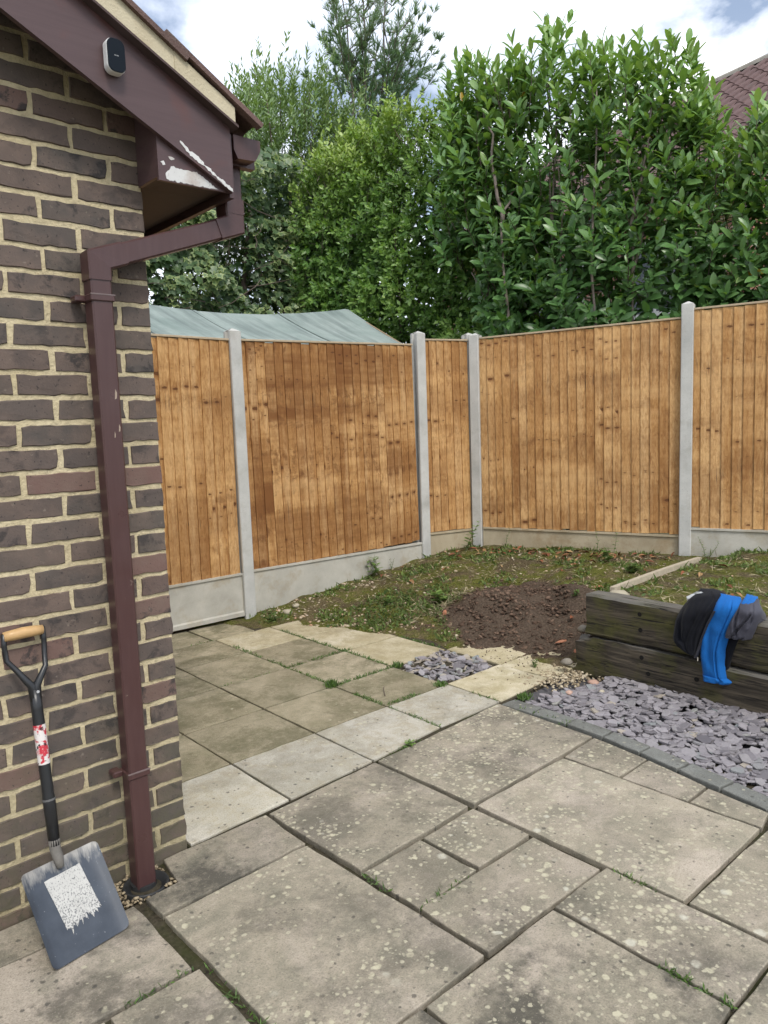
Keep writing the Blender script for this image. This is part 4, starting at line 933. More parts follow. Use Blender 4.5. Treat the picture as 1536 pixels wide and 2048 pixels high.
def timber_batten():
    m = mat_plain('weathered_batten', (0.40, 0.345, 0.26), 0.85, 0.3, 30, 0.2, 0.3)
    def bat(x0, y0, x1, y1, w_, h_, lab):
        d = Vector((x1 - x0, y1 - y0, 0)); L = d.length; n = 8; V = []; F = []
        for k in range(n + 1):
            t = k / n; x = x0 + d.x * t; y = y0 + d.y * t; zs_ = [max(float(soil_z(np.array(xx), np.array(yy))), float(soil_z(np.array(xx), np.array(yy - 0.06)))) + 0.004 for xx, yy in ((x0, y0), (x1, y1))]; z = zs_[0] + (zs_[1] - zs_[0]) * t + 0.006 * math.sin(t * 3.1)
            V += [(L * t, -w_ / 2, z), (L * t, w_ / 2, z), (L * t, w_ / 2, z + h_), (L * t, -w_ / 2, z + h_)]
        for k in range(n): F += [(k * 4 + i, k * 4 + (i + 1) % 4, k * 4 + 4 + (i + 1) % 4, k * 4 + 4 + i) for i in range(4)]
        F += [(3, 2, 1, 0), tuple(n * 4 + i for i in range(4))]
        tag(obj('timber_batten', V, F, m, None, (x0, y0, 0), (0, 0, math.atan2(d.y, d.x))), lab, 'batten')
    bat(2.86, 0.02, 4.25, 0.14, 0.032, 0.035, 'long thin weathered batten edging the raised bed')
    bat(4.05, 0.16, 4.22, 0.21, 0.05, 0.02, 'short wood offcut beside the far end of the long batten')
timber_batten()

# ---- slate
def chip_template(seed):
    r = random.Random(seed); n = r.choice((5, 6, 7)); V = []
    a0 = [2 * math.pi * (i + r.uniform(-0.28, 0.28)) / n for i in range(n)]
    R_ = [r.uniform(0.72, 1.12) for _ in range(n)]; el = r.uniform(0.55, 0.85)
    for z, s in ((-0.5, 0.96), (0.32, 1.0), (0.5, 0.86)): V += [(R_[i] * s * math.cos(a0[i]), R_[i] * s * el * math.sin(a0[i]), z + (r.gauss(0, 0.10) if z > 0.4 else 0)) for i in range(n)]
    F = [tuple(range(n))[::-1], tuple(2 * n + i for i in range(n))] + [(q * n + i, q * n + (i + 1) % n, (q + 1) * n + (i + 1) % n, (q + 1) * n + i) for q in (0, 1) for i in range(n)]
    return V, F
CHIPS = [chip_template(70 + i) for i in range(9)]
def slate_bed(name, label, pts, zf, size, tilt, n_single, seed, center):
    r = np.random.default_rng(seed); n = len(pts)
    pts = np.asarray(pts); z = zf(pts, r)
    yaw = r.uniform(0, 2 * np.pi, n); tx = r.normal(0, tilt, n); ty = r.normal(0, tilt, n)
    sz = size(r, n); th = np.minimum(sz * r.uniform(0.16, 0.32, n), 0.010); tone = np.clip(r.beta(2.0, 2.0, n) * 0.9 + (r.random(n) > 0.965) * 0.5, 0, 1)
    order = np.argsort(-(z * 30 - np.hypot(pts[:, 0] - CAM[0], pts[:, 1] - CAM[1])))      # the top, nearest ones first
    inview = (pts[:, 1] > -1.35)
    single = [i for i in order if inview[i]][:n_single]; ss = set(int(i) for i in single)
    rest = [i for i in range(n) if i not in ss]
    def fr(i):
        cy, sy = math.cos(yaw[i]), math.sin(yaw[i]); X = np.array([cy, sy, tx[i]]); X /= np.linalg.norm(X)
        Y = np.array([-sy, cy, ty[i]]); Y -= X * (X @ Y); Y /= np.linalg.norm(Y); return X, Y, np.cross(X, Y)
    mb_V, mb_F, tones = [], [], []
    for i in rest:
        V, F = CHIPS[i % 9]; X, Y, Z = fr(i); V = np.array(V) * [sz[i], sz[i], th[i]]
        P = np.array([pts[i, 0], pts[i, 1], z[i]]) - center + V[:, :1] * X + V[:, 1:2] * Y + V[:, 2:] * Z
        b0 = len(mb_V); mb_V += [tuple(p) for p in P]; mb_F += [tuple(j + b0 for j in f) for f in F]; tones += [tone[i]] * len(V)
    o = obj(name, mb_V, mb_F, M['slate'], None, center); tag(o, label, 'slate', kind='stuff')
    a = o.data.attributes.new('tone', 'FLOAT', 'POINT'); a.data.foreach_set('value', np.array(tones) * 0.9)
    # the shader adds the object's own random value, so shared single chips differ from one another
    mes = [mesh('slate_chip', V, F, M['slate']) for V, F in CHIPS]
    for i in single:
        c = link('slate_chip', mes[i % 9], o); X, Y, Z = fr(i)
        m = Matrix((X * sz[i], Y * sz[i], Z * th[i])).transposed().to_4x4(); m.translation = Vector(np.array([pts[i, 0], pts[i, 1], z[i]]) - center); c.matrix_local = m
def slate():
    r = np.random.default_rng(5); P = []
    while len(P) < 3000:
        x, y = r.uniform(1.6, 2.60), r.uniform(-2.2, 0.06)
        e = np.interp(-y, [0.0, 0.13, 0.34, 0.55, 0.76, 0.965, 1.17, 1.77, 2.2], [1.97, 1.955, 1.95, 1.94, 1.915, 1.87, 1.835, 1.70, 1.6]) + 0.005
        if x < e: continue
        if y > -0.16 * (x - 1.95) / 0.5 + 0.01: continue
        P.append((x, y))
    def zf(p, r):
        e = np.interp(-p[:, 1], [0, 0.34, 0.76, 1.17, 2.2], [1.96, 1.95, 1.91, 1.83, 1.6])
        return PZ - 0.018 + 0.02 * sstep(0, 0.25, p[:, 0] - e) + 0.018 * sstep(0.3, 0.6, p[:, 0] - e) + r.uniform(-0.012, 0.012, len(p))
    slate_bed('slate_chippings', 'purple slate chippings between edging stones and timber sleepers', P, zf, lambda r, n: 0.010 + 0.036 * r.random(n) ** 0.9, 0.18, 296, 6, np.array([2.2, -0.8, PZ]))
    Q = np.c_[r.uniform(1.885, 2.345, 330), r.uniform(0.50, 0.945, 330)]
    Q = Q[(np.abs(Q[:, 0] - 2.115) / 0.25) ** 2.5 + (np.abs(Q[:, 1] - 0.72) / 0.25) ** 2.5 < 1.0]
    slate_bed('slate_pocket', 'small square of dark slate chips set among the concrete slabs', Q, lambda p, r: PZ - 0.012 + r.uniform(-0.01, 0.022, len(p)), lambda r, n: r.uniform(0.016, 0.042, n), 0.38, 150, 9, np.array([2.1, 0.7, PZ]))
    obj_ = obj('slate_bed_base', *prism_xy([(1.93, 0.10), (2.62, 0.10), (2.62, -2.4), (1.55, -2.4)], -0.14, PZ - 0.026), mat_plain('slate_dust', (0.10, 0.095, 0.10), 0.95, 0.5, 60, 0.2, 0.8, 0.01)); tag(obj_, kind='structure')
slate()

# ---- jacket over the upper sleeper
def cloth(name, left, right, thick, folds, mat, parent, nu=44, nv=48, wrap=0.436, seed=1, back=True):
    """sheet between two edge lines given as (y, z, stand-off) from top to bottom; bulges off the timber, closed behind"""
    r = random.Random(seed)
    def lerp(line, t):
        s = t * (len(line) - 1); i = min(int(s), len(line) - 2); f = s - i
        p0, p1, p2, p3 = (line[max(0, i - 1)], line[i], line[i + 1], line[min(len(line) - 1, i + 2)])
        return [0.5 * (2 * p1[k] + (p2[k] - p0[k]) * f + (2 * p0[k] - 5 * p1[k] + 4 * p2[k] - p3[k]) * f * f + (3 * p1[k] - p0[k] - 3 * p2[k] + p3[k]) * f ** 3) for k in range(3)]
    V = []; F = []
    for j in range(nv + 1):
        t = j / nv; a, c = lerp(left, t), lerp(right, t)
        for i in range(nu + 1):
            s = i / nu; y, z, so_ = (a[k] + (c[k] - a[k]) * s for k in range(3))
            ed = min(1.0, s / 0.16, (1 - s) / 0.16) ** 0.6; tt = min(1.0, t / 0.14 + 0.15, (1 - t) / 0.10 + 0.35)
            h = thick * ed * tt * (0.72 + 0.28 * math.sin(math.pi * s))
            for (s0, drift, wd, dep, ta, tb) in folds:           # creases: a valley with a raised shoulder beside it
                q = (s - s0 - drift * (t - 0.5) - 0.03 * math.sin(t * 5 + s0 * 9)) / wd
                env = max(0.0, min(1.0, (t - ta) / 0.12, (tb - t) / 0.12)); h -= env * ed * dep * (math.exp(-q * q) - 0.2 * math.exp(-((abs(q) - 1.9) / 0.9) ** 2))
            nz = mnoise.noise(Vector((y * 15, z * 11, seed * 3.1))) * 0.008 + mnoise.noise(Vector((y * 38, z * 24, seed * 3.1))) * 0.0035 + mnoise.noise(Vector((y * 90, z * 60, seed))) * 0.0012
            nz *= 0.3 + 0.7 * ed
            V.append((2.560 - so_ - h - nz, y, z))
    for j in range(nv):
        for i in range(nu): q = j * (nu + 1) + i; F.append((q, q + nu + 1, q + nu + 2, q + 1))
    if back:
        n0 = len(V)
        for j in range(nv + 1):
            for i in range(nu + 1):
                x, y, z = V[j * (nu + 1) + i]; t = j / nv; s = i / nu
                bx = 2.557 - lerp(left, t)[2] * 0.6 if z < wrap else 2.62
                V.append((max(x + 0.003, min(bx, x + 0.09)), y, z if z < wrap else max(wrap + 0.002, z - 0.03)))
        for j in range(nv):
            for i in range(nu): q = n0 + j * (nu + 1) + i; F.append((q, q + 1, q + nu + 2, q + nu + 1))
        for i in range(nu):
            F.append((i, i + 1, n0 + i + 1, n0 + i)); q = nv * (nu + 1); F.append((q + i + 1, q + i, n0 + q + i, n0 + q + i + 1))
        for j in range(nv):
            q = j * (nu + 1); F.append((q, n0 + q, n0 + q + nu + 1, q + nu + 1)); q += nu; F.append((q, q + nu + 1, n0 + q + nu + 1, n0 + q))
    return obj(name, V, F, mat, parent, smooth=True)
def jacket():
    def fab(name, c, rough, sc, bm):
        m, nt, b = newmat(name, rough, 0.25); v, _ = objvec(nt, False)
        n = noise(nt, v, sc, 3, 0.7); setc(nt, b, mixc(nt, n, tuple(x * 0.7 for x in c), tuple(x * 1.4 for x in c)))
        b.inputs['Sheen Weight'].default_value = 0.06; bump(nt, b, n, bm, 0.002); return m
    blk, blu, gry = fab('black_fleece', (0.0035, 0.0042, 0.0075), 0.95, 500, 0.4), fab('blue_jersey', (0.005, 0.105, 0.36), 0.85, 300, 0.15), fab('grey_softshell', (0.050, 0.050, 0.066), 0.6, 300, 0.1)
    e = empty('jacket', (0, 0, 0)); tag(e, 'black jacket with blue lining and grey sleeve draped over the sleeper', 'jacket')
    e.location = (0, 0, 0)
    cloth('body', [(-0.625, 0.545, -0.10), (-0.575, 0.475, -0.045), (-0.548, 0.40, 0.0), (-0.535, 0.33, 0.004), (-0.532, 0.275, 0.004), (-0.575, 0.245, 0.004), (-0.662, 0.212, 0.004)],
          [(-0.690, 0.552, -0.10), (-0.775, 0.540, -0.06), (-0.768, 0.487, 0.0), (-0.735, 0.415, 0.008), (-0.706, 0.335, 0.008), (-0.686, 0.265, 0.006), (-0.668, 0.208, 0.004)],
          0.060, [(0.30, 0.45, 0.06, 0.012, 0.15, 0.8), (0.55, -0.35, 0.07, 0.010, 0.3, 0.95), (0.78, 0.10, 0.04, 0.006, 0.0, 0.9)], blk, e, seed=2)
    cloth('lining', [(-0.750, 0.545, -0.05), (-0.748, 0.490, 0.010), (-0.715, 0.415, 0.016), (-0.690, 0.335, 0.014), (-0.678, 0.262, 0.010), (-0.684, 0.18, 0.006), (-0.694, 0.096, 0.004)],
          [(-0.850, 0.540, -0.05), (-0.880, 0.500, 0.004), (-0.858, 0.430, 0.012), (-0.822, 0.335, 0.012), (-0.808, 0.262, 0.010), (-0.808, 0.18, 0.006), (-0.822, 0.104, 0.004)],
          0.034, [(0.70, 0.10, 0.030, 0.011, 0.05, 1.0), (0.36, 0.30, 0.14, 0.008, 0.3, 0.9)], blu, e, seed=4)
    cloth('cuff', [(-0.690, 0.124, 0.006), (-0.692, 0.110, 0.006), (-0.694, 0.090, 0.006)], [(-0.818, 0.128, 0.006), (-0.842, 0.112, 0.008), (-0.826, 0.094, 0.006)], 0.038, [(0.66, 0.0, 0.05, 0.008, -1, 2)], blu, e, 30, 8, seed=6)
    cloth('sleeve', [(-0.855, 0.535, -0.07), (-0.862, 0.500, 0.0), (-0.835, 0.445, 0.006), (-0.812, 0.390, 0.006), (-0.802, 0.348, 0.006)],
          [(-0.930, 0.540, -0.07), (-0.968, 0.500, 0.0), (-0.966, 0.455, 0.006), (-0.950, 0.405, 0.006), (-0.930, 0.352, 0.006)],
          0.052, [(0.30, 0.5, 0.05, 0.016, 0.2, 1.0), (0.62, -0.5, 0.05, 0.020, 0.25, 1.1), (0.82, 0.1, 0.05, 0.012, 0.0, 0.7)], gry, e, seed=8)
    cloth('sleeve_hem', [(-0.806, 0.362, 0.006), (-0.803, 0.352, 0.006), (-0.803, 0.342, 0.006)], [(-0.935, 0.372, 0.006), (-0.934, 0.358, 0.006), (-0.926, 0.348, 0.006)], 0.050, [(0.35, 0, 0.06, 0.012, -1, 2), (0.7, 0, 0.06, 0.014, -1, 2)], gry, e, 30, 6, seed=14)
    cloth('collar_edge', [(-0.865, 0.552, -0.09), (-0.872, 0.535, -0.03), (-0.870, 0.518, 0.0)], [(-0.918, 0.546, -0.09), (-0.925, 0.532, -0.03), (-0.918, 0.520, 0.0)], 0.016, [(0.5, 0.1, 0.1, 0.006, -1, 2)], blu, e, 18, 10, seed=9)
    cloth('under_layer', [(-0.785, 0.345, -0.004), (-0.785, 0.26, 0.0), (-0.79, 0.19, 0.0), (-0.795, 0.165, 0.0)], [(-0.870, 0.350, -0.004), (-0.84, 0.26, 0.0), (-0.825, 0.19, 0.0), (-0.815, 0.165, 0.0)], 0.014, [(0.5, 0.1, 0.1, 0.005, -1, 2)], blk, e, 18, 18, seed=11)
    # zip with its pull along the black front edge
    zp = MB(); line = [(-0.762, 0.470), (-0.731, 0.405), (-0.704, 0.330), (-0.685, 0.262), (-0.669, 0.214)]
    zm = mat_plain('zip_teeth', (0.035, 0.036, 0.045), 0.4)
    for k in range(40):
        t = k / 39 * (len(line) - 1); i = min(int(t), len(line) - 2); f = t - i
        y = line[i][0] + (line[i + 1][0] - line[i][0]) * f; z = line[i][1] + (line[i + 1][1] - line[i][1]) * f
        zp.box(2.560 - 0.052, 2.560 - 0.030, y - 0.006, y + 0.004, z - 0.003, z + 0.002)
    o = zp.obj('zip', zm, e)
    MB().box(2.524, 2.53, -0.679, -0.673, 0.192, 0.212, 0.002).obj('zip_pull', mat_plain('zip_metal', (0.55, 0.5, 0.42), 0.35), o)
    # something white lying on the timber by the jacket
    r = random.Random(4); V = []; n = 12
    out = [(0.0, 0.0), (0.05, 0.02), (0.075, 0.0), (0.09, -0.018), (0.105, 0.004), (0.118, 0.016), (0.105, 0.032), (0.112, 0.044), (0.09, 0.05), (0.06, 0.048), (0.03, 0.032), (-0.01, 0.012)]
    for y, z in out: V.append((2.60 + r.uniform(-0.01, 0.01), -0.585 - y * 0.75, 0.462 + z * 0.95 + 0.03))
    V += [(x + 0.025, y, 0.4365 + 0.25 * (z - 0.49)) for x, y, z in V]
    F = [tuple(range(n))[::-1], tuple(range(n, 2 * n))] + [(i, (i + 1) % n, (i + 1) % n + n, i + n) for i in range(n)]
    tag(obj('white_cloth', V, F, mat_plain('white_cloth', (0.68, 0.70, 0.72), 0.8, 0.1, 40)), 'scrap of white cloth on the sleeper behind the black jacket', 'cloth')
jacket()

# ================================================================== SHOVEL
def shovel():
    BL, BR, TL, TR = (Vector(v) for v in ((-0.577, -0.3185, -0.036), (-0.340, -0.281, -0.036), (-0.602, -0.156, 0.194), (-0.366, -0.121, 0.184)))
    u = (BR - BL); W_ = u.length; u.normalize(); v = ((TL + TR) / 2 - (BL + BR) / 2); H_ = v.length; v.normalize(); nrm = u.cross(v).normalized()
    if nrm.y > 0: nrm = -nrm
    org = (BL + BR) / 2
    e = empty('shovel', org); tag(e, 'square mouth shovel with black shaft leaning on the brick wall', 'shovel')
    L3 = lambda a, b_, c: tuple(u * a + v * b_ + nrm * c)
    m, nt, b = newmat('worn_blue_steel', 0.45, 0.5); uvn = node(nt, 'ShaderNodeAttribute', attribute_name='t').outputs['Fac']
    vec, _ = objvec(nt, False)
    n1 = noise(nt, vec, 14, 5, 0.65); st = noise(nt, node(nt, 'ShaderNodeMapping', {'Vector': vec, 'Scale': (60, 18, 9)}).outputs[0], 1.0, 5, 0.65)
    c = ramp(nt, n1, [(0.3, (0.034, 0.042, 0.056)), (0.7, (0.056, 0.068, 0.088))])
    wear = ramp(nt, math_(nt, 'ADD', uvn, math_(nt, 'MULTIPLY', math_(nt, 'SUBTRACT', st, 0.5), 0.55)), [(0.84, 0.0), (1.02, 0.8)])
    c = mixc(nt, wear, c, mixc(nt, n1, (0.22, 0.20, 0.17), (0.48, 0.47, 0.44)))
    rim = ramp(nt, math_(nt, 'ADD', math_(nt, 'MULTIPLY', uvn, -1.0), math_(nt, 'MULTIPLY', math_(nt, 'SUBTRACT', n1, 0.5), 0.10)), [(0.0, 0.0), (0.01, 0.0)])
    c = mixc(nt, ramp(nt, noise(nt, vec, 120, 3), [(0.68, 0.0), (0.75, 0.5)]), c, (0.35, 0.36, 0.37))
    setc(nt, b, c); nt.links.new(ramp(nt, n1, [(0.3, 0.38), (0.7, 0.55)]), b.inputs['Roughness']); b.inputs['Metallic'].default_value = 0.15
    # blade: rounded-corner pan, sides turned up, back edge stepped to the socket
    na, nb = 16, 18; V = []; T = []
    def pan(a, t):          # a in -1..1, t 0 foot .. 1 top
        x = a * W_ / 2; y = t * H_
        rc = 0.018
        for sgn in (1, -1):
            for ty in (0, 1):
                cx, cy = sgn * (W_ / 2 - rc), (rc if ty == 0 else H_ - rc)
                if sgn * x > sgn * cx and ((ty == 0 and y < cy) or (ty == 1 and y > cy)):
                    d = Vector((x - cx, y - cy)); 
                    if d.length > rc: d = d.normalized() * rc; x, y = cx + d.x, cy + d.y
        lip = 0.010 * max(0, abs(a) - 0.80) / 0.20 - 0.006 * (1 - a * a) * (t)
        return x, y, lip
    A = [-1, -0.985, -0.95, -0.9, -0.8, -0.6, -0.35, -0.1, 0.1, 0.35, 0.6, 0.8, 0.9, 0.95, 0.985, 1]; Bt = [0, 0.012, 0.035, 0.06, 0.1, 0.2, 0.3, 0.4, 0.5, 0.6, 0.7, 0.8, 0.9, 0.94, 0.965, 0.988, 1]
    for t in Bt:
        for a in A: x, y, z = pan(a, t); V.append(L3(x, y, z + 0.0009)); T.append(t)
    k = len(V); nA = len(A); nB = len(Bt)
    for t in Bt:
        for a in A: x, y, z = pan(a, t); V.append(L3(x, y, z - 0.0009)); T.append(t)
    F = []
    for j in range(nB - 1):
        for i in range(nA - 1): q = j * nA + i; F += [(q, q + 1, q + nA + 1, q + nA), (k + q, k + q + nA, k + q + nA + 1, k + q + 1)]
    per = [i for i in range(nA)] + [j * nA + nA - 1 for j in range(1, nB)] + [(nB - 1) * nA + i for i in range(nA - 2, -1, -1)] + [j * nA for j in range(nB - 2, 0, -1)]
    F += [(per[i], per[(i + 1) % len(per)], k + per[(i + 1) % len(per)], k + per[i])[::-1] for i in range(len(per))]
    bl = obj('blade', V, F, m, e, smooth=True); a_ = bl.data.attributes.new('t', 'FLOAT', 'POINT'); a_.data.foreach_set('value', T)
    bl.data.set_sharp_from_angle(angle=math.radians(40))
    # white label stuck on the blade, worn off at its foot
    r = random.Random(5); P = []
    tl, tr, brr, bll = (-0.060, 0.232), (0.052, 0.236), (0.066, 0.092), (-0.046, 0.080)
    for p0, p1, jt, kk in ((bll, tl, 0.0008, 8), (tl, tr, 0.0005, 6), (tr, brr, 0.0008, 8), (brr, bll, 0.007, 30)):
        for q in range(kk):
            t = q / kk; P.append((p0[0] + (p1[0] - p0[0]) * t + r.gauss(0, jt * 0.4), p0[1] + (p1[1] - p0[1]) * t + r.gauss(0, jt)))
    lm, lnt, lb = newmat('worn_label', 0.7, 0.2); lv, _ = objvec(lnt, False)
    sp = noise(lnt, node(lnt, 'ShaderNodeMapping', {'Vector': lv, 'Scale': (1, 1, 0.55)}).outputs[0], 240, 3, 0.65)
    tt = node(lnt, 'ShaderNodeAttribute', attribute_name='t').outputs['Fac']
    lc = mixc(lnt, ramp(lnt, math_(lnt, 'SUBTRACT', sp, math_(lnt, 'MULTIPLY', tt, 0.10)), [(0.47, 0.0), (0.55, 0.85)]), mixc(lnt, noise(lnt, lv, 20, 3), (0.40, 0.395, 0.375), (0.53, 0.525, 0.50)), (0.13, 0.135, 0.14))
    setc(lnt, lb, lc)
    f_ = lambda x, y: -0.006 * (1 - (2 * x / W_) ** 2) * (y / H_) + 0.0014
    n = len(P); Vl = [L3(x, y, f_(x, y) + 0.0006) for x, y in P]; cen = L3(0.0, 0.16, f_(0, 0.16) + 0.0006)
    lo = obj('label', Vl + [cen], [(i, (i + 1) % n, n) for i in range(n)], lm, bl); aa = lo.data.attributes.new('t', 'FLOAT', 'POINT'); aa.data.foreach_set('value', [min(1, max(0, (y - 0.08) / 0.15)) for x, y in P] + [0.6])
    # shaft
    S0 = org + u * -0.004 + v * (H_ - 0.030) + nrm * 0.002; S1 = Vector((-0.487, -0.128, 0.215)); S2 = Vector((-0.4855, -0.062, 0.700)); G = Vector((-0.492, -0.024, 0.868))
    dd = (S2 - S1).normalized(); bm_ = mat_plain('black_paint', (0.016, 0.017, 0.019), 0.35, 0.3, 60, 0.5, 0.1)
    mud = mat_plain('muddy_steel', (0.15, 0.14, 0.125), 0.7, 0.6, 45)
    rel = lambda p: tuple(Vector(p) - org)
    obj('socket', *tube([rel(S0), rel(S0 * 0.5 + S1 * 0.5 + nrm * 0.003), rel(S1), rel(S1 + dd * 0.03)], [0.010, 0.0155, 0.0165, 0.017], 14), mud, bl, smooth=True)
    obj('shaft', *tube([rel(S1 + dd * 0.012), rel(S1 + dd * 0.15), rel(S1 + dd * 0.17), rel(S2 - dd * 0.06), rel(S2)], [0.0165, 0.0185, 0.0170, 0.0170, 0.0165], 16), bm_, e, smooth=True)
    obj('collar', *tube([rel(S1 + dd * 0.150), rel(S1 + dd * 0.156)], [0.0195, 0.0195], 16), mat_plain('scuffed_steel', (0.12, 0.12, 0.12), 0.4), e)
    rm, rnt, rb = newmat('red_label_worn', 0.5, 0.4); rv, _ = objvec(rnt, False)
    rc_ = mixc(rnt, ramp(rnt, noise(rnt, rv, 38, 4, 0.6), [(0.44, 0.0), (0.50, 1.0)]), (0.50, 0.035, 0.055), (0.66, 0.62, 0.60))
    rc_ = mixc(rnt, ramp(rnt, noise(rnt, rv, 55, 4, 0.7), [(0.57, 0.0), (0.62, 1.0)]), rc_, (0.02, 0.02, 0.022)); setc(rnt, rb, rc_)
    obj('red_band', *tube([rel(S1 + dd * 0.262), rel(S1 + dd * 0.382)], [0.0176, 0.0176], 16, False), rm, e, smooth=True)
    yk = MB(); gx = 0.055
    for s in (-1, 1):
        yk.add(*tube([rel(S2 - dd * 0.05), rel(S2 + Vector((s * 0.008, 0, 0.012))), rel(S2 + Vector((s * 0.040, 0.010, 0.062))), rel(G + Vector((s * (gx - 0.001), -0.003, -0.075))), rel(G + Vector((s * (gx + 0.002), 0, -0.03))), rel(G + Vector((s * gx, 0, 0.008)))], [0.016, 0.0125, 0.0085, 0.0080, 0.0080, 0.0085], 10))
    obj('yoke', yk.V, yk.F, bm_, e, smooth=True)
    obj('grip', *tube([rel(G + Vector((-0.056, 0, -0.001))), rel(G + Vector((-0.03, 0, 0))), rel(G + Vector((0, 0, 0.0015))), rel(G + Vector((0.03, 0, 0.001))), rel(G + Vector((0.056, 0, 0)))], [0.0145, 0.0165, 0.0175, 0.0165, 0.0145], 14), mat_plain('varnished_ash', (0.52, 0.33, 0.15), 0.4, 0.25, 30, 0.4), e, smooth=True)
    obj('rivet', *tube([rel(S2 + Vector((0.004, -0.015, -0.005))), rel(S2 + Vector((0.004, -0.019, -0.005)))], 0.0045, 8), mat_plain('rivet_steel', (0.45, 0.46, 0.47), 0.3), e)
shovel()

# ================================================================== SHED BEHIND THE FENCE
def shed():
    e = empty('garden_shed', (2.6, 3.9, 0)); tag(e, 'garden shed with sagging green felt roof behind the fence', 'shed')
    x0, x1 = 0.9, 4.06
    def ridge(x): t = (x - x0) / (x1 - x0); return 2.655 - 0.13 * math.sin(math.pi * min(1, max(0, t * 1.02))) ** 0.8 + 0.02 * t
    felt, nt, b = newmat('green_felt', 0.95, 0.15); v, _ = objvec(nt, True)
    n = noise(nt, v, 2.5, 6, 0.65, 0.5); g = noise(nt, v, 260, 2, 0.6)
    st = noise(nt, node(nt, 'ShaderNodeMapping', {'Vector': v, 'Scale': (9, 1.0, 1.0)}).outputs[0], 1.0, 5, 0.6)
    c = ramp(nt, n, [(0.3, (0.195, 0.245, 0.228)), (0.7, (0.300, 0.345, 0.325))])
    c = mixc(nt, ramp(nt, st, [(0.46, 0.0), (0.66, 0.75)]), c, (0.135, 0.165, 0.16)); c = mixc(nt, 0.3, c, mixc(nt, g, (0.5, 0.5, 0.5), (1.5, 1.5, 1.5)), 'MULTIPLY')
    setc(nt, b, c); bump(nt, b, math_(nt, 'ADD', g, n), 0.4, 0.004)
    O = (2.6, 3.9, 0)
    for side in (-1, 1):
        edges = [x0, 1.42, 2.22, 3.16, x1]
        for q in range(4):
            a, c_ = edges[q], edges[q + 1] + (0.05 if q < 3 else 0.0); na, nb = 16, 12; V = []
            for layer in (0, 1):
                for j in range(nb + 1):
                    t = j / nb
                    for i in range(na + 1):
                        x = a + (c_ - a) * i / na; y = 3.9 + side * 1.05 * t
                        z = ridge(x) * (1 - t) + 2.13 * t - 0.02 * math.sin(math.pi * t) + 0.006 * (q % 2) + 0.004 * mnoise.noise(Vector((x * 4, y * 4, 2))) - 0.006 * layer
                        V.append((x - O[0], y - O[1] - (0.12 * (t) * (i / na) if False else 0), z))
            F = []; k = (na + 1) * (nb + 1)
            for j in range(nb):
                for i in range(na): p = j * (na + 1) + i; F += [(p, p + 1, p + na + 2, p + na + 1), (k + p, k + p + na + 1, k + p + na + 2, k + p + 1)]
            for i in range(na): F += [(i, k + i, k + i + 1, i + 1)]; p = nb * (na + 1) + i; F += [(p, p + 1, k + p + 1, k + p)]
            for j in range(nb): p = j * (na + 1); F += [(p, p + na + 1, k + p + na + 1, k + p)]; p += na; F += [(p, k + p, k + p + na + 1, p + na + 1)]
            obj('roof_felt', V, F, felt, e, smooth=False)
            if q and side < 0:
                xs = edges[q] + 0.004; V = []
                for j in range(9):
                    t = j / 8; y = 3.9 + side * 1.05 * t; z = ridge(xs) * (1 - t) + 2.13 * t - 0.02 * math.sin(math.pi * t) + 0.0075
                    V += [(xs - O[0] - 0.004, y - O[1], z), (xs - O[0] + 0.004, y - O[1], z + 0.001)]
                obj('felt_lap', V, [(2 * j, 2 * j + 1, 2 * j + 3, 2 * j + 2) for j in range(8)], mat_plain('bitumen', (0.05, 0.06, 0.06), 0.9), e)
    wood = mat_plain('shed_cladding', (0.20, 0.12, 0.065), 0.85, 0.3, 12)
    w_ = MB().add(*prism_yz([(-0.95, -0.1), (0.95, -0.1), (0.95, 2.13), (0, 2.60), (-0.95, 2.13)], 3.96 - O[0], 3.99 - O[0])).add(*prism_yz([(-0.95, -0.1), (0.95, -0.1), (0.95, 2.13), (0, 2.50), (-0.95, 2.13)], 1.0 - O[0], 1.03 - O[0]))
    w_.box(1.03 - O[0], 3.96 - O[0], -0.95, -0.92, -0.1, 2.13).box(1.03 - O[0], 3.96 - O[0], 0.92, 0.95, -0.1, 2.13); w_.obj('wall', wood, e)
    for s in (-1, 1):
        MB().add(*prism_yz([(0, ridge(x1) - 0.085), (s * 1.05, 2.045), (s * 1.05, 2.122), (0, ridge(x1) - 0.008)][::s], x1 - 0.025 - O[0], x1 - 0.005 - O[0])).obj('barge_board', mat_plain('shed_barge', (0.30, 0.22, 0.14), 0.85), e)
shed()

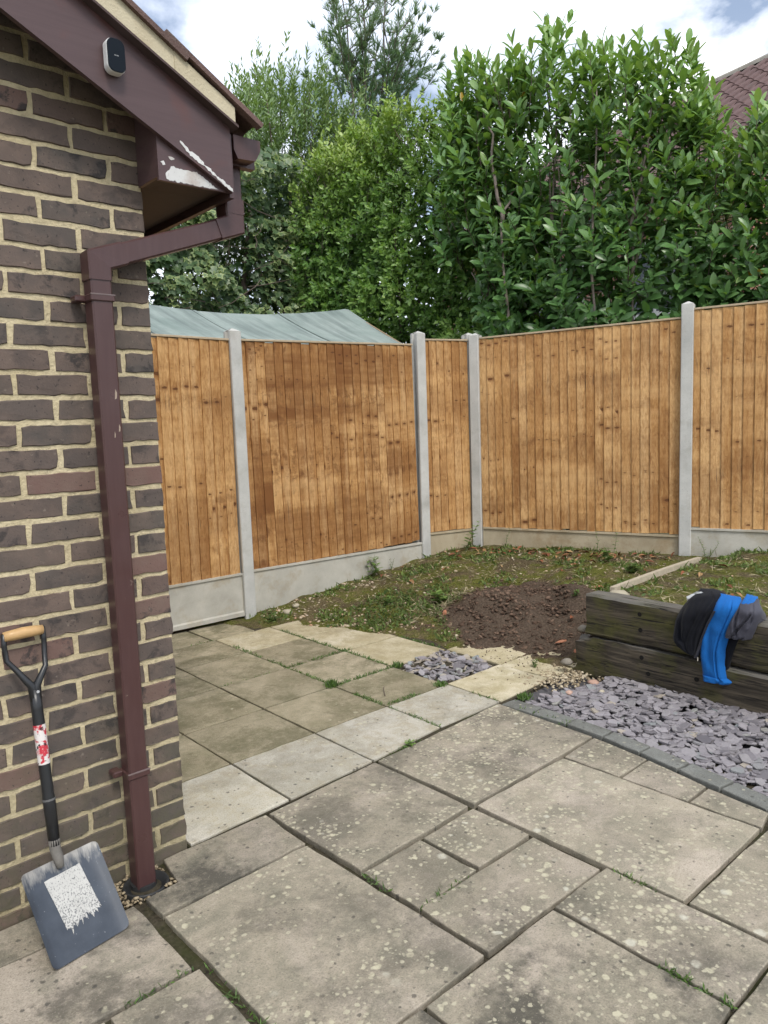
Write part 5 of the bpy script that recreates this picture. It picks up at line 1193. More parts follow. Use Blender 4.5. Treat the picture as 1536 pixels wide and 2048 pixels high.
# ================================================================== NEIGHBOUR'S HOUSE
def neighbour():
    A = Vector((15.2, 9.0, 7.80)); B = Vector((13.55, 1.2, 7.80)); d = (B - A); L = d.length; a = math.atan2(d.y, d.x)
    e = empty('neighbour_house', (A.x, A.y, 0), (0, 0, a)); tag(e, 'neighbouring house with brown pantiled roof behind the laurels', 'house')
    # local: x along the ridge, -y towards the garden (checked by sign below)
    s = -1.0 if (Matrix.Rotation(a, 3, 'Z') @ Vector((0, -1, 0))).x < 0 else 1.0
    pit = math.radians(36); run = 4.2; ez = 7.8 - run * math.tan(pit)
    wallm, nt, b = newmat('far_brick', 0.9, 0.2); v, _ = objvec(nt, False)
    bt = node(nt, 'ShaderNodeTexBrick', {'Vector': node(nt, 'ShaderNodeMapping', {'Vector': v, 'Rotation': (math.pi / 2, 0, 0)}).outputs[0], 'Color1': (0.30, 0.15, 0.105, 1), 'Color2': (0.22, 0.115, 0.085, 1), 'Mortar': (0.42, 0.37, 0.30, 1), 'Scale': 1.0, 'Brick Width': 0.225, 'Row Height': 0.075, 'Mortar Size': 0.006})
    setc(nt, b, bt.outputs[0])
    MB().box(0.2, L - 0.2, min(s * 3.8, -s * 3.8), max(s * 3.8, -s * 3.8), -0.2, ez + 0.1).obj('wall', wallm, e)
    MB().add(*prism_yz([(-3.8, ez + 0.1), (3.8, ez + 0.1), (0, 7.62)], L - 0.42, L - 0.2)).add(*prism_yz([(-3.8, ez + 0.1), (3.8, ez + 0.1), (0, 7.62)], 0.2, 0.42)).obj('gable', wallm, e)
    deck = MB().add(*prism_yz([(-run, ez), (0, 7.78), (run, ez), (run, ez + 0.05), (0, 7.83), (-run, ez + 0.05)][::-1], 0, L)).obj('roof', mat_plain('sarking', (0.07, 0.05, 0.048), 0.9), e)
    tm = mat_concrete('pantile', (0.105, 0.070, 0.070), (0.165, 0.108, 0.102), (0.10, 0.09, 0.08), 0.5, 0.004)
    W_ = 0.28; T = 0.40; prof = [(i / 8 * W_ * 1.04, 0.034 * math.sin(i / 8 * 2 * math.pi)) for i in range(9)]
    V = []; n = 9
    for u in (0.0, T):
        V += [(x, -u, z + 0.02) for x, z in prof] + [(x, -u, z) for x, z in prof]
    F = []
    for i in range(n - 1): F += [(i, i + 1, 2 * n + i + 1, 2 * n + i), (i + 1, i, n + i, n + i + 1)]
    me = mesh('tile', V, F, tm, False)
    courses = int(run / math.cos(pit) / 0.33); cols_ = int(L / W_); rest = MB(); cnt = 0
    cand = []
    for c in range(courses):
        for q in range(cols_): cand.append((abs(q * W_ - L * 0.72) + 0.9 * c * 0.33, c, q))
    cand.sort()
    for _, c, q in cand:
        dd = run - c * 0.33 * math.cos(pit) - 0.0; up = c * 0.33
        y = s * (run + 0.04 - up * math.cos(pit)); z = ez + 0.085 + up * math.sin(pit)
        Mx = Matrix.Translation((q * W_, y, z)) @ Matrix.Rotation(-s * pit * 0 if False else 0, 4, 'X')
        sl = -(pit - 0.05)
        # tile's -y local axis points up the slope
        Mx = Matrix.Translation((q * W_, y, z)) @ (Matrix.Rotation(sl, 4, 'X') if s > 0 else (Matrix.Rotation(math.pi, 4, 'Z') @ Matrix.Rotation(sl, 4, 'X')))
        cc = courses - 1 - c
        if cc < 9 and q >= cols_ * 0.25 and cnt < 298:
            o = link('tile', me, deck); o.matrix_local = Mx; cnt += 1
        else: rest.add([tuple(Mx @ Vector(v_)) for v_ in V], F)
    o = rest.obj('tiling', tm, deck); tag(o, kind='stuff')
    for k in range(int(L / 0.45)):
        x = k * 0.45; VV = []
        for xx in (x, x + 0.46): VV += [(xx, 0.15 * math.cos(t * math.pi / 6), 7.80 + 0.13 * math.sin(t * math.pi / 6) + 0.02) for t in range(7)]
        obj('ridge_tile', VV, [(i, i + 1, i + 8, i + 7) for i in range(6)], mat_concrete('ridge_tile', (0.24, 0.22, 0.19), (0.34, 0.32, 0.28)) if k == 0 else bpy.data.materials['ridge_tile'], deck)
    for x in (1.5, 4.0, 6.2):
        f = MB().box(x - 0.65, x + 0.65, s * 3.8 - 0.03, s * 3.8 + 0.03, 3.0, 4.2).obj('window', mat_plain('white_frame', (0.75, 0.75, 0.73), 0.4), e)
        m, nt, bb = newmat('window_glass', 0.05, 0.5); setc(nt, bb, (0.03, 0.04, 0.05))
        for xa, xb in ((x - 0.58, x - 0.03), (x + 0.03, x + 0.58)): MB().box(xa, xb, s * 3.8 - 0.036, s * 3.8 + 0.036, 3.07, 4.13).obj('pane', m, f)
neighbour()

# ================================================================== PLANTS
LEAF = [(0, 0, 0), (0.13, 0.2, 0.035), (0, 0.22, 0), (-0.13, 0.2, 0.035), (0.19, 0.52, 0.04), (0, 0.52, -0.01), (-0.19, 0.52, 0.04), (0.12, 0.83, 0.0), (0, 0.84, -0.045), (-0.12, 0.83, 0.0), (0, 1.0, -0.09)]
LEAF_F = [(0, 1, 2), (0, 2, 3), (1, 4, 5, 2), (3, 2, 5, 6), (4, 7, 8, 5), (6, 5, 8, 9), (7, 10, 8), (9, 8, 10)]
SMALL = [(0, 0, 0), (0.26, 0.45, 0.05), (0, 0.5, -0.03), (-0.26, 0.45, 0.05), (0, 1.0, -0.04)]
SMALL_F = [(0, 1, 2), (0, 2, 3), (1, 4, 2), (3, 2, 4)]
NARROW = [(0, 0, 0), (0.14, 0.5, 0.02), (0, 1.0, -0.02), (-0.14, 0.5, 0.02)]; NARROW_F = [(0, 1, 2), (0, 2, 3)]
IVY = [(0, 0, 0), (0.34, 0.05, 0.02), (0.30, 0.35, 0.05), (0.55, 0.55, 0.0), (0.24, 0.66, 0.04), (0, 1.0, -0.03), (-0.24, 0.66, 0.04), (-0.55, 0.55, 0.0), (-0.30, 0.35, 0.05), (-0.34, 0.05, 0.02), (0, 0.42, -0.02)]
IVY_F = [(10, i, i + 1) for i in range(9)] + [(10, 9, 0)]
IVY_E = [1] * 10 + [0]
def shoots(base, axis, length, per, size, th0=70, th1=22, t0=0.12, jitter=0.15):
    """leaves set spirally round many shoots; returns leaf pos, direction, up-face normal, size, height fraction"""
    base, axis = np.asarray(base), unit(axis); n = len(base); N = n * per
    i = np.repeat(np.arange(n), per); k = np.tile(np.arange(per), n)
    t = t0 + (1 - t0) * (k + rng.uniform(0, 0.7, N)) / per; t = np.minimum(t, 1)
    A = axis[i]; ref = np.where(np.abs(A[:, 2:3]) > 0.9, [[1.0, 0, 0]], [[0, 0, 1.0]]); u = unit(np.cross(A, ref)); v = np.cross(A, u)
    ph = k * 2.39996 + np.repeat(rng.uniform(0, 6.28, n), per) + rng.normal(0, 0.25, N)
    rad = u * np.cos(ph)[:, None] + v * np.sin(ph)[:, None]
    th = np.radians(th0 + (th1 - th0) * t + rng.normal(0, 9, N))
    D = A * np.cos(th)[:, None] + rad * np.sin(th)[:, None]; NR = A * np.sin(th)[:, None] - rad * np.cos(th)[:, None] + rng.normal(0, jitter, (N, 3))
    pos = base[i] + A * (np.asarray(length)[i] * t)[:, None]
    D = D + np.c_[np.zeros(N), np.zeros(N), -0.12 * (1 - t)]
    s = size * rng.uniform(0.5, 1.18, N) * (1 - 0.25 * np.maximum(0, t - 0.8) / 0.2)
    return pos, D, NR, s, t, i
def twig_mesh(bases, tips, r0, r1, mat, name, parent):
    mb = MB()
    for a, c in zip(bases, tips): mb.add(*tube([a, ((np.array(a) + np.array(c)) / 2 + rng.normal(0, 0.01, 3)).tolist(), c], [r0, (r0 + r1) / 2, r1], 4, False))
    return tag(mb.obj(name, mat, parent), kind='stuff')
def limb(p0, p1, n=7, wob=0.04):
    p0, p1 = np.array(p0, float), np.array(p1, float); P = [p0]; off = np.zeros(3)
    for k in range(1, n + 1): off = off * 0.7 + rng.normal(0, wob, 3) * [1, 1, 0.3]; P.append(p0 + (p1 - p0) * k / n + off * (1 if k < n else 0.5))
    return P

# --- laurels behind the right-hand fence: a row of shrubs, each with its own stems and crown
LA, LD = np.array([5.38, 2.67]), np.array([0.302, -0.953]); LN = np.array([0.953, 0.302])
TOPS = (np.array([-1.1, -0.86, -0.73, -0.44, -0.16, 0.10, 0.32, 0.57, 0.81, 1.0, 1.28, 1.5, 1.63, 1.8, 1.93, 2.1, 2.32, 2.7, 3.6]),
        np.array([4.7, 4.8, 4.95, 5.28, 5.02, 5.02, 5.25, 5.22, 4.90, 4.90, 4.86, 4.74, 4.85, 4.45, 4.22, 3.85, 4.15, 4.0, 4.2]))
def laurel(s_c, half, label, seed, stems, dens=1.0):
    global rng
    rng = np.random.default_rng(seed)
    base = LA + LD * s_c + LN * 0.25
    e = empty('laurel_shrub', (base[0], base[1], 0.1)); tag(e, label, 'shrub', 'laurels behind the fence')
    n = int(400 * dens * half / 0.45)
    s = rng.uniform(s_c - half, s_c + half, n)
    top = np.interp(s, *TOPS)
    f = rng.random(n) ** 1.0; f = np.where((s < -0.3) & (f < 0.45), 0.45 + 0.55 * rng.random(n), f)
    z = 1.75 + (top - 0.25 - 1.75) * f
    depth = rng.normal(0, 0.33, n) * (1.15 - 0.45 * f); depth = np.where(rng.random(n) < 0.45, -np.abs(depth) * 0.9 - 0.12, depth); depth = np.maximum(depth, np.where(s > 1.3, -0.42, -0.62) + 0.1 * rng.random(n))
    P = np.c_[LA[0] + LD[0] * s + LN[0] * (0.15 + depth), LA[1] + LD[1] * s + LN[1] * (0.15 + depth), z]
    out = unit(np.c_[LN[0] * depth, LN[1] * depth, np.zeros(n)]) * (0.85 - 0.62 * f)[:, None] + rng.normal(0, 0.34, (n, 3)) * (1 - 0.6 * f)[:, None]
    ax = unit(out + np.c_[np.zeros((n, 2)), 0.45 + 1.0 * f])
    ln = rng.uniform(0.20, 0.42, n) * (0.8 + 0.35 * f)
    over = P[:, 2] + ax[:, 2] * ln - (top + rng.normal(0, 0.09, n)); P[:, 2] -= np.maximum(over, 0)
    pos, D, NR, sz, t, i = shoots(P, ax, ln, 10, 0.158, 76, 24)
    low = (1 - f[i])[:, None]; face = -np.r_[LN, 0.0] * 0.75 + np.array([0, 0, 0.55])
    NR = unit(NR) * (0.45 + 0.55 * (1 - low)) + face * (0.35 + 0.75 * low) + rng.normal(0, 0.22, NR.shape); D = D + np.array([0, 0, -0.30]) * low
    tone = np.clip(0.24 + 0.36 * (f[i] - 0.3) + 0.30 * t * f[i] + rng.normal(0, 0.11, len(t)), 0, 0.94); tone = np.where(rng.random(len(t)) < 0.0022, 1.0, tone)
    X, Y, Z = frames(D, NR)
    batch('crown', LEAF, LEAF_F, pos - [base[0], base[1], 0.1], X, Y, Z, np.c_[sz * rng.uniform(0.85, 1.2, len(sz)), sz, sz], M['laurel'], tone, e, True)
    k = int(420 * half / 0.5); ss = rng.uniform(s_c - half, s_c + half, k); tp = np.interp(ss, *TOPS); zz = 0.6 + (tp - 1.5 - 0.6) * rng.random(k) ** 1.2; dp = rng.uniform(0.05, 0.75, k)
    IP = np.c_[LA[0] + LD[0] * ss + LN[0] * dp, LA[1] + LD[1] * ss + LN[1] * dp, zz]; X, Y, Z = frames(randdir(k), np.tile(np.r_[-LN, 0.4], (k, 1)) + rng.normal(0, 0.4, (k, 3)))
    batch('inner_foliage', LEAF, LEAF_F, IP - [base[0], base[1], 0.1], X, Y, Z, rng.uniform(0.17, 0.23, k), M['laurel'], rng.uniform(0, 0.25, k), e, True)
    tr = MB()
    for (sa, da, za, sb, db, zb, r0) in stems:
        q0 = LA + LD * sa + LN * da - base; q1 = LA + LD * sb + LN * db - base
        tr.add(*tube(limb((q0[0], q0[1], za - 0.1), (q1[0], q1[1], zb - 0.1), 8, 0.025), np.linspace(r0, r0 * 0.35, 9), 7))
    tr.obj('trunk', M['pale_bark'], e, smooth=True)
    own = rng.choice(n, min(n, 150), replace=False)
    twig_mesh([(P[j] - [base[0], base[1], 0.1] - ax[j] * 0.10).tolist() for j in own], [(P[j] - [base[0], base[1], 0.1] + ax[j] * ln[j] * 0.9).tolist() for j in own], 0.006, 0.003, M['bark'], 'branch', e)
laurel(-0.28, 0.46, 'leftmost laurel, with a pale forked stem above the corner posts', 61, [(0.16, -0.50, -0.1, 0.02, -0.46, 3.40, 0.032), (0.02, -0.46, 3.40, -0.22, -0.35, 4.55, 0.021), (0.02, -0.46, 3.38, 0.16, -0.35, 4.0, 0.015), (-0.30, -0.2, 0, -0.35, -0.1, 4.4, 0.022), (-0.18, -0.3, 1.8, -0.42, -0.3, 3.0, 0.014)])
laurel(0.45, 0.50, 'tallest laurel behind the middle of the right fence panel', 62, [(0.50, -0.2, 0, 0.48, -0.15, 4.7, 0.022), (0.60, -0.22, 0, 0.42, -0.2, 4.2, 0.020), (0.88, -0.42, 0, 0.92, -0.36, 4.5, 0.021), (0.62, -0.35, 0, 0.50, -0.3, 3.9, 0.015), (0.55, 0.1, 0, 0.30, 0.1, 4.9, 0.022)], 1.0)
laurel(1.30, 0.48, 'laurel behind the tall post, its leaves crossing the tiled roof', 63, [(1.20, -0.3, 0, 1.24, -0.3, 3.1, 0.026), (1.24, -0.3, 3.0, 1.34, -0.25, 4.4, 0.018), (1.22, -0.3, 2.75, 1.66, -0.2, 4.3, 0.018), (1.18, -0.25, 2.7, 1.02, -0.2, 3.1, 0.016)], 1.05)
laurel(2.15, 0.50, 'rightmost laurel, lower, in front of the tiled roof', 64, [(2.1, 0, 0, 2.15, 0, 4.0, 0.024), (2.3, -0.1, 0, 2.4, 0, 3.9, 0.02)], 1.0)
laurel(3.15, 0.55, 'laurel beyond the right edge behind the highest fence panel', 65, [(3.1, 0, 0, 3.1, 0, 4.0, 0.024)], 0.7)

# --- privet hedge behind the corner
QA = np.array([4.3, 5.3]); QD = np.array([0.394, -0.919]); QN = np.array([0.919, 0.394])
def hedge(name, s0, s1, tops, label, seed, n, leaf, mat, z0=1.2, thick=0.45, group=None):
    global rng
    rng = np.random.default_rng(seed); mid = QA + QD * (s0 + s1) / 2 + QN * 0.5; O = np.array([mid[0], mid[1], 0.0])
    e = empty(name, tuple(O)); tag(e, label, 'hedge', group)
    s = rng.uniform(s0, s1, n); top = np.interp(s, *tops); f = rng.random(n) ** 0.8; z = z0 + (top - z0 - 0.1) * f
    bump_ = np.array([mnoise.noise(Vector((a * 1.9, b_ * 1.9, seed))) + 0.5 * mnoise.noise(Vector((a * 4.5, b_ * 4.5, seed))) for a, b_ in zip(s, z)])
    dep = np.where(rng.random(n) < 0.72, -thick * (0.70 + 0.95 * bump_) * (1 - 0.35 * f ** 3) + np.abs(rng.normal(0, 0.10, n)), rng.uniform(-thick, thick, n))
    endl = (s - s0) < 0.15
    P = np.c_[QA[0] + QD[0] * s + QN[0] * (0.5 + dep), QA[1] + QD[1] * s + QN[1] * (0.5 + dep), z]
    topness = np.clip((f - 0.66) / 0.34, 0, 1)
    ax = unit(-np.c_[QN[0] * np.ones(n), QN[1] * np.ones(n), np.zeros(n)] * (0.95 - 0.75 * topness)[:, None] - np.where(endl, 0.7, 0.0)[:, None] * np.r_[QD, 0] + rng.normal(0, 0.38, (n, 3)) + np.c_[np.zeros((n, 2)), 0.25 + 1.1 * topness])
    ln = rng.uniform(0.10, 0.24, n) * (1 + 0.9 * topness * (rng.random(n) < 0.3))
    pos, D, NR, sz, t, i = shoots(P, ax, ln, 9, leaf, 68, 28, 0.1, 0.25)
    NR = unit(NR) * 0.7 + (-np.r_[QN, 0.0] * 0.6 + np.array([0, 0, 0.45])) * (1 - 0.6 * topness[i])[:, None]
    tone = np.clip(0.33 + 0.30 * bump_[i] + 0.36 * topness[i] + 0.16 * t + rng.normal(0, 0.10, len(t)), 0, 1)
    X, Y, Z = frames(D, NR)
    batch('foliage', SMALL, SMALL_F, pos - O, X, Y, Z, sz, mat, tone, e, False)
    k = 2600; ss = rng.uniform(s0, s1, k); tp = np.interp(ss, *tops); zz = 0.5 + (tp - 0.55 - 0.5) * rng.random(k); dp = rng.uniform(-0.1, 0.5, k)
    IP = np.c_[QA[0] + QD[0] * ss + QN[0] * (0.5 + dp), QA[1] + QD[1] * ss + QN[1] * (0.5 + dp), zz]; X, Y, Z = frames(randdir(k), np.tile(np.r_[-QN, 0.3], (k, 1)) + rng.normal(0, 0.4, (k, 3)))
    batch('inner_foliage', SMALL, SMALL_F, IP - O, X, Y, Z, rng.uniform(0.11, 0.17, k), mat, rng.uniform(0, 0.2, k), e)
    tr = MB()
    for k in range(int((s1 - s0) / 0.35) + 1):
        q = QA + QD * (s0 + 0.15 + k * 0.35) + QN * 0.5 - mid
        tr.add(*tube(limb((q[0], q[1], -0.1), (q[0] + rng.normal(0, .15), q[1] + rng.normal(0, .15), 4.0), 8, 0.05), np.linspace(0.03, 0.008, 9), 6))
    tr.obj('trunk', M['bark'], e, smooth=True)
    j = rng.choice(n, 260, replace=False); twig_mesh((P[j] - O - ax[j] * 0.18).tolist(), (P[j] - O + ax[j] * ln[j][:, None]).tolist(), 0.005, 0.002, M['bark'], 'branch', e)
hedge('privet_hedge', 0.05, 1.30, (np.array([0, 0.15, 0.58, 0.91, 1.29, 1.4]), np.array([4.45, 4.65, 4.80, 4.90, 5.0, 4.9])), 'bright green privet hedge with a clipped left side above the shed', 71, 2500, 0.078, M['privet'])
hedge('privet_hedge', 1.30, 2.95, (np.array([1.29, 1.71, 2.0, 2.28, 2.66, 2.95]), np.array([5.05, 5.0, 5.05, 4.85, 4.2, 3.6])), 'darker right half of the hedge, running in behind the laurels', 72, 3000, 0.078, M['privet'])

# --- variegated ivy
def ivy():
    global rng
    rng = np.random.default_rng(81); n = 8200; O = np.array([3.6, 5.9, 0.0])
    e = empty('ivy', tuple(O)); tag(e, 'cream edged ivy growing thick behind the shed', 'ivy')
    x = rng.uniform(0.7, 5.3, n); top = np.interp(x, [1.9, 2.7, 3.3, 4.0, 4.6, 5.3], [3.5, 3.85, 4.25, 4.75, 4.9, 4.8]); z = 1.6 + (top - 1.6) * rng.random(n) ** 0.9
    bump_ = np.array([mnoise.noise(Vector((a * 1.7, 3, b_ * 2.1))) + 0.55 * mnoise.noise(Vector((a * 4.3, 7, b_ * 4.3))) for a, b_ in zip(x, z)])
    y = 5.75 - 0.42 * bump_ - 0.2 + np.abs(rng.normal(0, 0.07, n))
    keep = bump_ > -0.42 + 0.2 * rng.random(n); x, y, z, bump_ = x[keep], y[keep], z[keep], bump_[keep]; n = len(x)
    D = unit(np.c_[rng.normal(0, 0.6, n), -0.35 + rng.normal(0, 0.3, n), -0.75 + rng.normal(0, 0.35, n)]); NR = unit(np.c_[rng.normal(0, 0.35, n) - 0.15, -1.0 + rng.normal(0, 0.3, n), 0.55 + rng.normal(0, 0.35, n)])
    X, Y, Z = frames(D, NR); sz = rng.uniform(0.06, 0.115, n)
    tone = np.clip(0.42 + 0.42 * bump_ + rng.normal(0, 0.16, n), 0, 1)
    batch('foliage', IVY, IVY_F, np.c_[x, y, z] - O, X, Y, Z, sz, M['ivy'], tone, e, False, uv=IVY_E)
    tr = MB()
    for (x0, x1) in ((2.4, 2.7), (3.2, 3.0), (3.9, 4.3), (4.5, 4.9), (5.0, 4.7)): tr.add(*tube(limb((x0 - 3.6, 0.05, -0.1), (x1 - 3.6, 0.1, 4.4), 8, 0.08), np.linspace(0.07, 0.02, 9), 7))
    for k in range(90):
        a = np.array([rng.uniform(2.2, 5.0), rng.uniform(5.35, 5.7), rng.uniform(2.6, 4.4)]) - O; tr.add(*tube(limb(a, a + rng.normal(0, 0.3, 3) * [1, 0.4, 1], 4, 0.03), [0.006, 0.006, 0.005, 0.004, 0.003], 4, False))
    tr.obj('stem', M['bark'], e)
    # the leafy depth the ivy grows over
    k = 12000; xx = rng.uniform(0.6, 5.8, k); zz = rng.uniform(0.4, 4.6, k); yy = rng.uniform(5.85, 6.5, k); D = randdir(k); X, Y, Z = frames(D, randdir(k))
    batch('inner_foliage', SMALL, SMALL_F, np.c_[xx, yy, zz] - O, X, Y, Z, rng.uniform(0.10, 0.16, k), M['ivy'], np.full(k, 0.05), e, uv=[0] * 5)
ivy()

# --- tall narrow-leaved shrub
def tall_shrub():
    global rng
    rng = np.random.default_rng(83); O = np.array([5.15, 6.75, 0.0]); e = empty('tall_shrub', tuple(O)); tag(e, 'tall grey green narrow leaved shrub beside the conifer', 'shrub')
    n = 2000; sx = rng.uniform(-1.25, 1.5, n); top = np.interp(sx, [-1.2, -0.7, -0.45, -0.25, 0.1, 0.35, 0.7, 1.35], [5.0, 5.75, 6.0, 6.25, 6.2, 6.1, 5.95, 5.6])
    f = rng.random(n) ** 0.7; z = 2.2 + (top - 2.2 - 0.15) * f; yy = rng.normal(0, 0.5, n) * (1.15 - 0.4 * f)
    P = np.c_[sx * (1 - 0.10 * f), yy - 0.3 * sx, z]
    ax = unit(np.c_[0.35 * sx, 0.4 * yy - 0.25, 0.55 + 0.9 * f] + rng.normal(0, 0.25, (n, 3))); ln = rng.uniform(0.22, 0.5, n) * (1 + 0.35 * f)
    pos, D, NR, sz, t, i = shoots(P, ax, ln, 24, 0.105, 60, 26, 0.05, 0.4)
    X, Y, Z = frames(D, NR); tone = np.clip(0.2 + 0.35 * f[i] + 0.25 * t + rng.normal(0, 0.12, len(t)), 0, 1)
    batch('crown', NARROW, NARROW_F, pos, X, Y, Z, sz, M['willow'], tone, e)
    tr = MB()
    for k in range(9): a = rng.uniform(-0.5, 0.6); tr.add(*tube(limb((a * 0.4, rng.normal(0, .15), -0.1), (a * 1.9, rng.normal(0, .3), rng.uniform(5.0, 5.9)), 9, 0.06), np.linspace(0.04, 0.006, 10), 6))
    tr.obj('trunk', M['bark'], e, smooth=True)
    j = np.arange(0, n, 9); twig_mesh((P[j] - ax[j] * 0.15).tolist(), (P[j] + ax[j] * ln[j][:, None]).tolist(), 0.006, 0.002, M['bark'], 'branch', e)
tall_shrub()

# --- conifer with open feathery tips
def conifer():
    global rng
    rng = np.random.default_rng(87); O = np.array([6.75, 6.60, 0.0]); e = empty('conifer_tree', tuple(O)); tag(e, 'tall feathery conifer with bare wispy tips against the sky', 'tree')
    SP = [(0, 0, 0), (0.05, 0.35, 0.02), (0.0, 1.0, 0.0), (-0.05, 0.35, -0.02)]; SPF = [(0, 1, 2), (0, 2, 3)]
    Pp, Dd, Ss, Tt = [], [], [], []; br = MB()
    leaders = [((0, 0, 0), (0.06, 0.0, 8.1), 0.09), ((-0.03, 0, 4.2), (-0.42, 0.1, 8.15), 0.03), ((0.03, 0, 4.2), (0.55, -0.2, 8.3), 0.03)]
    for p0, p1, r0 in leaders: br.add(*tube(limb(p0, p1, 9, 0.03), np.linspace(r0, 0.006, 10), 6))
    for k in range(165):
        L0, L1, _ = leaders[0 if k % 3 == 0 else (1 if k % 3 == 1 else 2)]; t = rng.uniform(0.25, 0.98) if L0[2] == 0 else rng.uniform(0.05, 0.99)
        b0 = np.array(L0) + (np.array(L1) - np.array(L0)) * t; h = b0[2]
        az = rng.uniform(0, 2 * np.pi); el = rng.uniform(0.35, 0.95); ln = np.clip((9.5 - h) * 0.38, 0.35, 1.35) * rng.uniform(0.65, 1.1)
        d = np.array([math.cos(az) * math.cos(el), math.sin(az) * math.cos(el), math.sin(el)]); pts = [b0]
        for q in range(1, 7): dq = unit(d + [0, 0, 0.10 * q - 0.15]); pts.append(pts[-1] + dq * ln / 6)
        br.add(*tube(pts, np.linspace(0.010, 0.003, 7), 4, False))
        sparse = np.clip((h - 5.9) / 1.2, 0, 1)
        for q in range(1, 7):
            for _ in range(3):
                tip = pts[q] if q < 6 else pts[6]; sd = unit(unit(pts[q] - pts[q - 1]) + [0, 0, 0.2] + rng.normal(0, 0.5, 3)); sl = rng.uniform(0.12, 0.30) * (1 - 0.10 * q)
                br.add(*tube([tip, tip + sd * sl], [0.003, 0.0015], 3, False))
                m = int(26 * (1 - 0.70 * sparse)) + 2
                u = rng.random(m); Pp.append(tip + sd * (sl * u)[:, None]); Dd.append(unit(sd + [0, 0, 0.25] + rng.normal(0, 0.36, (m, 3)))); Ss.append(rng.uniform(0.05, 0.13, m)); Tt.append(np.clip(0.25 + 0.55 * sparse + rng.normal(0, 0.14, m), 0, 1))
    P, D, S, T = np.concatenate(Pp), np.concatenate(Dd), np.concatenate(Ss), np.concatenate(Tt)
    X, Y, Z = frames(D, randdir(len(D))); batch('crown', SP, SPF, P, X, Y, Z, S, M['conifer'], T, e)
    br.obj('trunk', mat_plain('conifer_bark', (0.14, 0.115, 0.10), 0.9), e)
conifer()

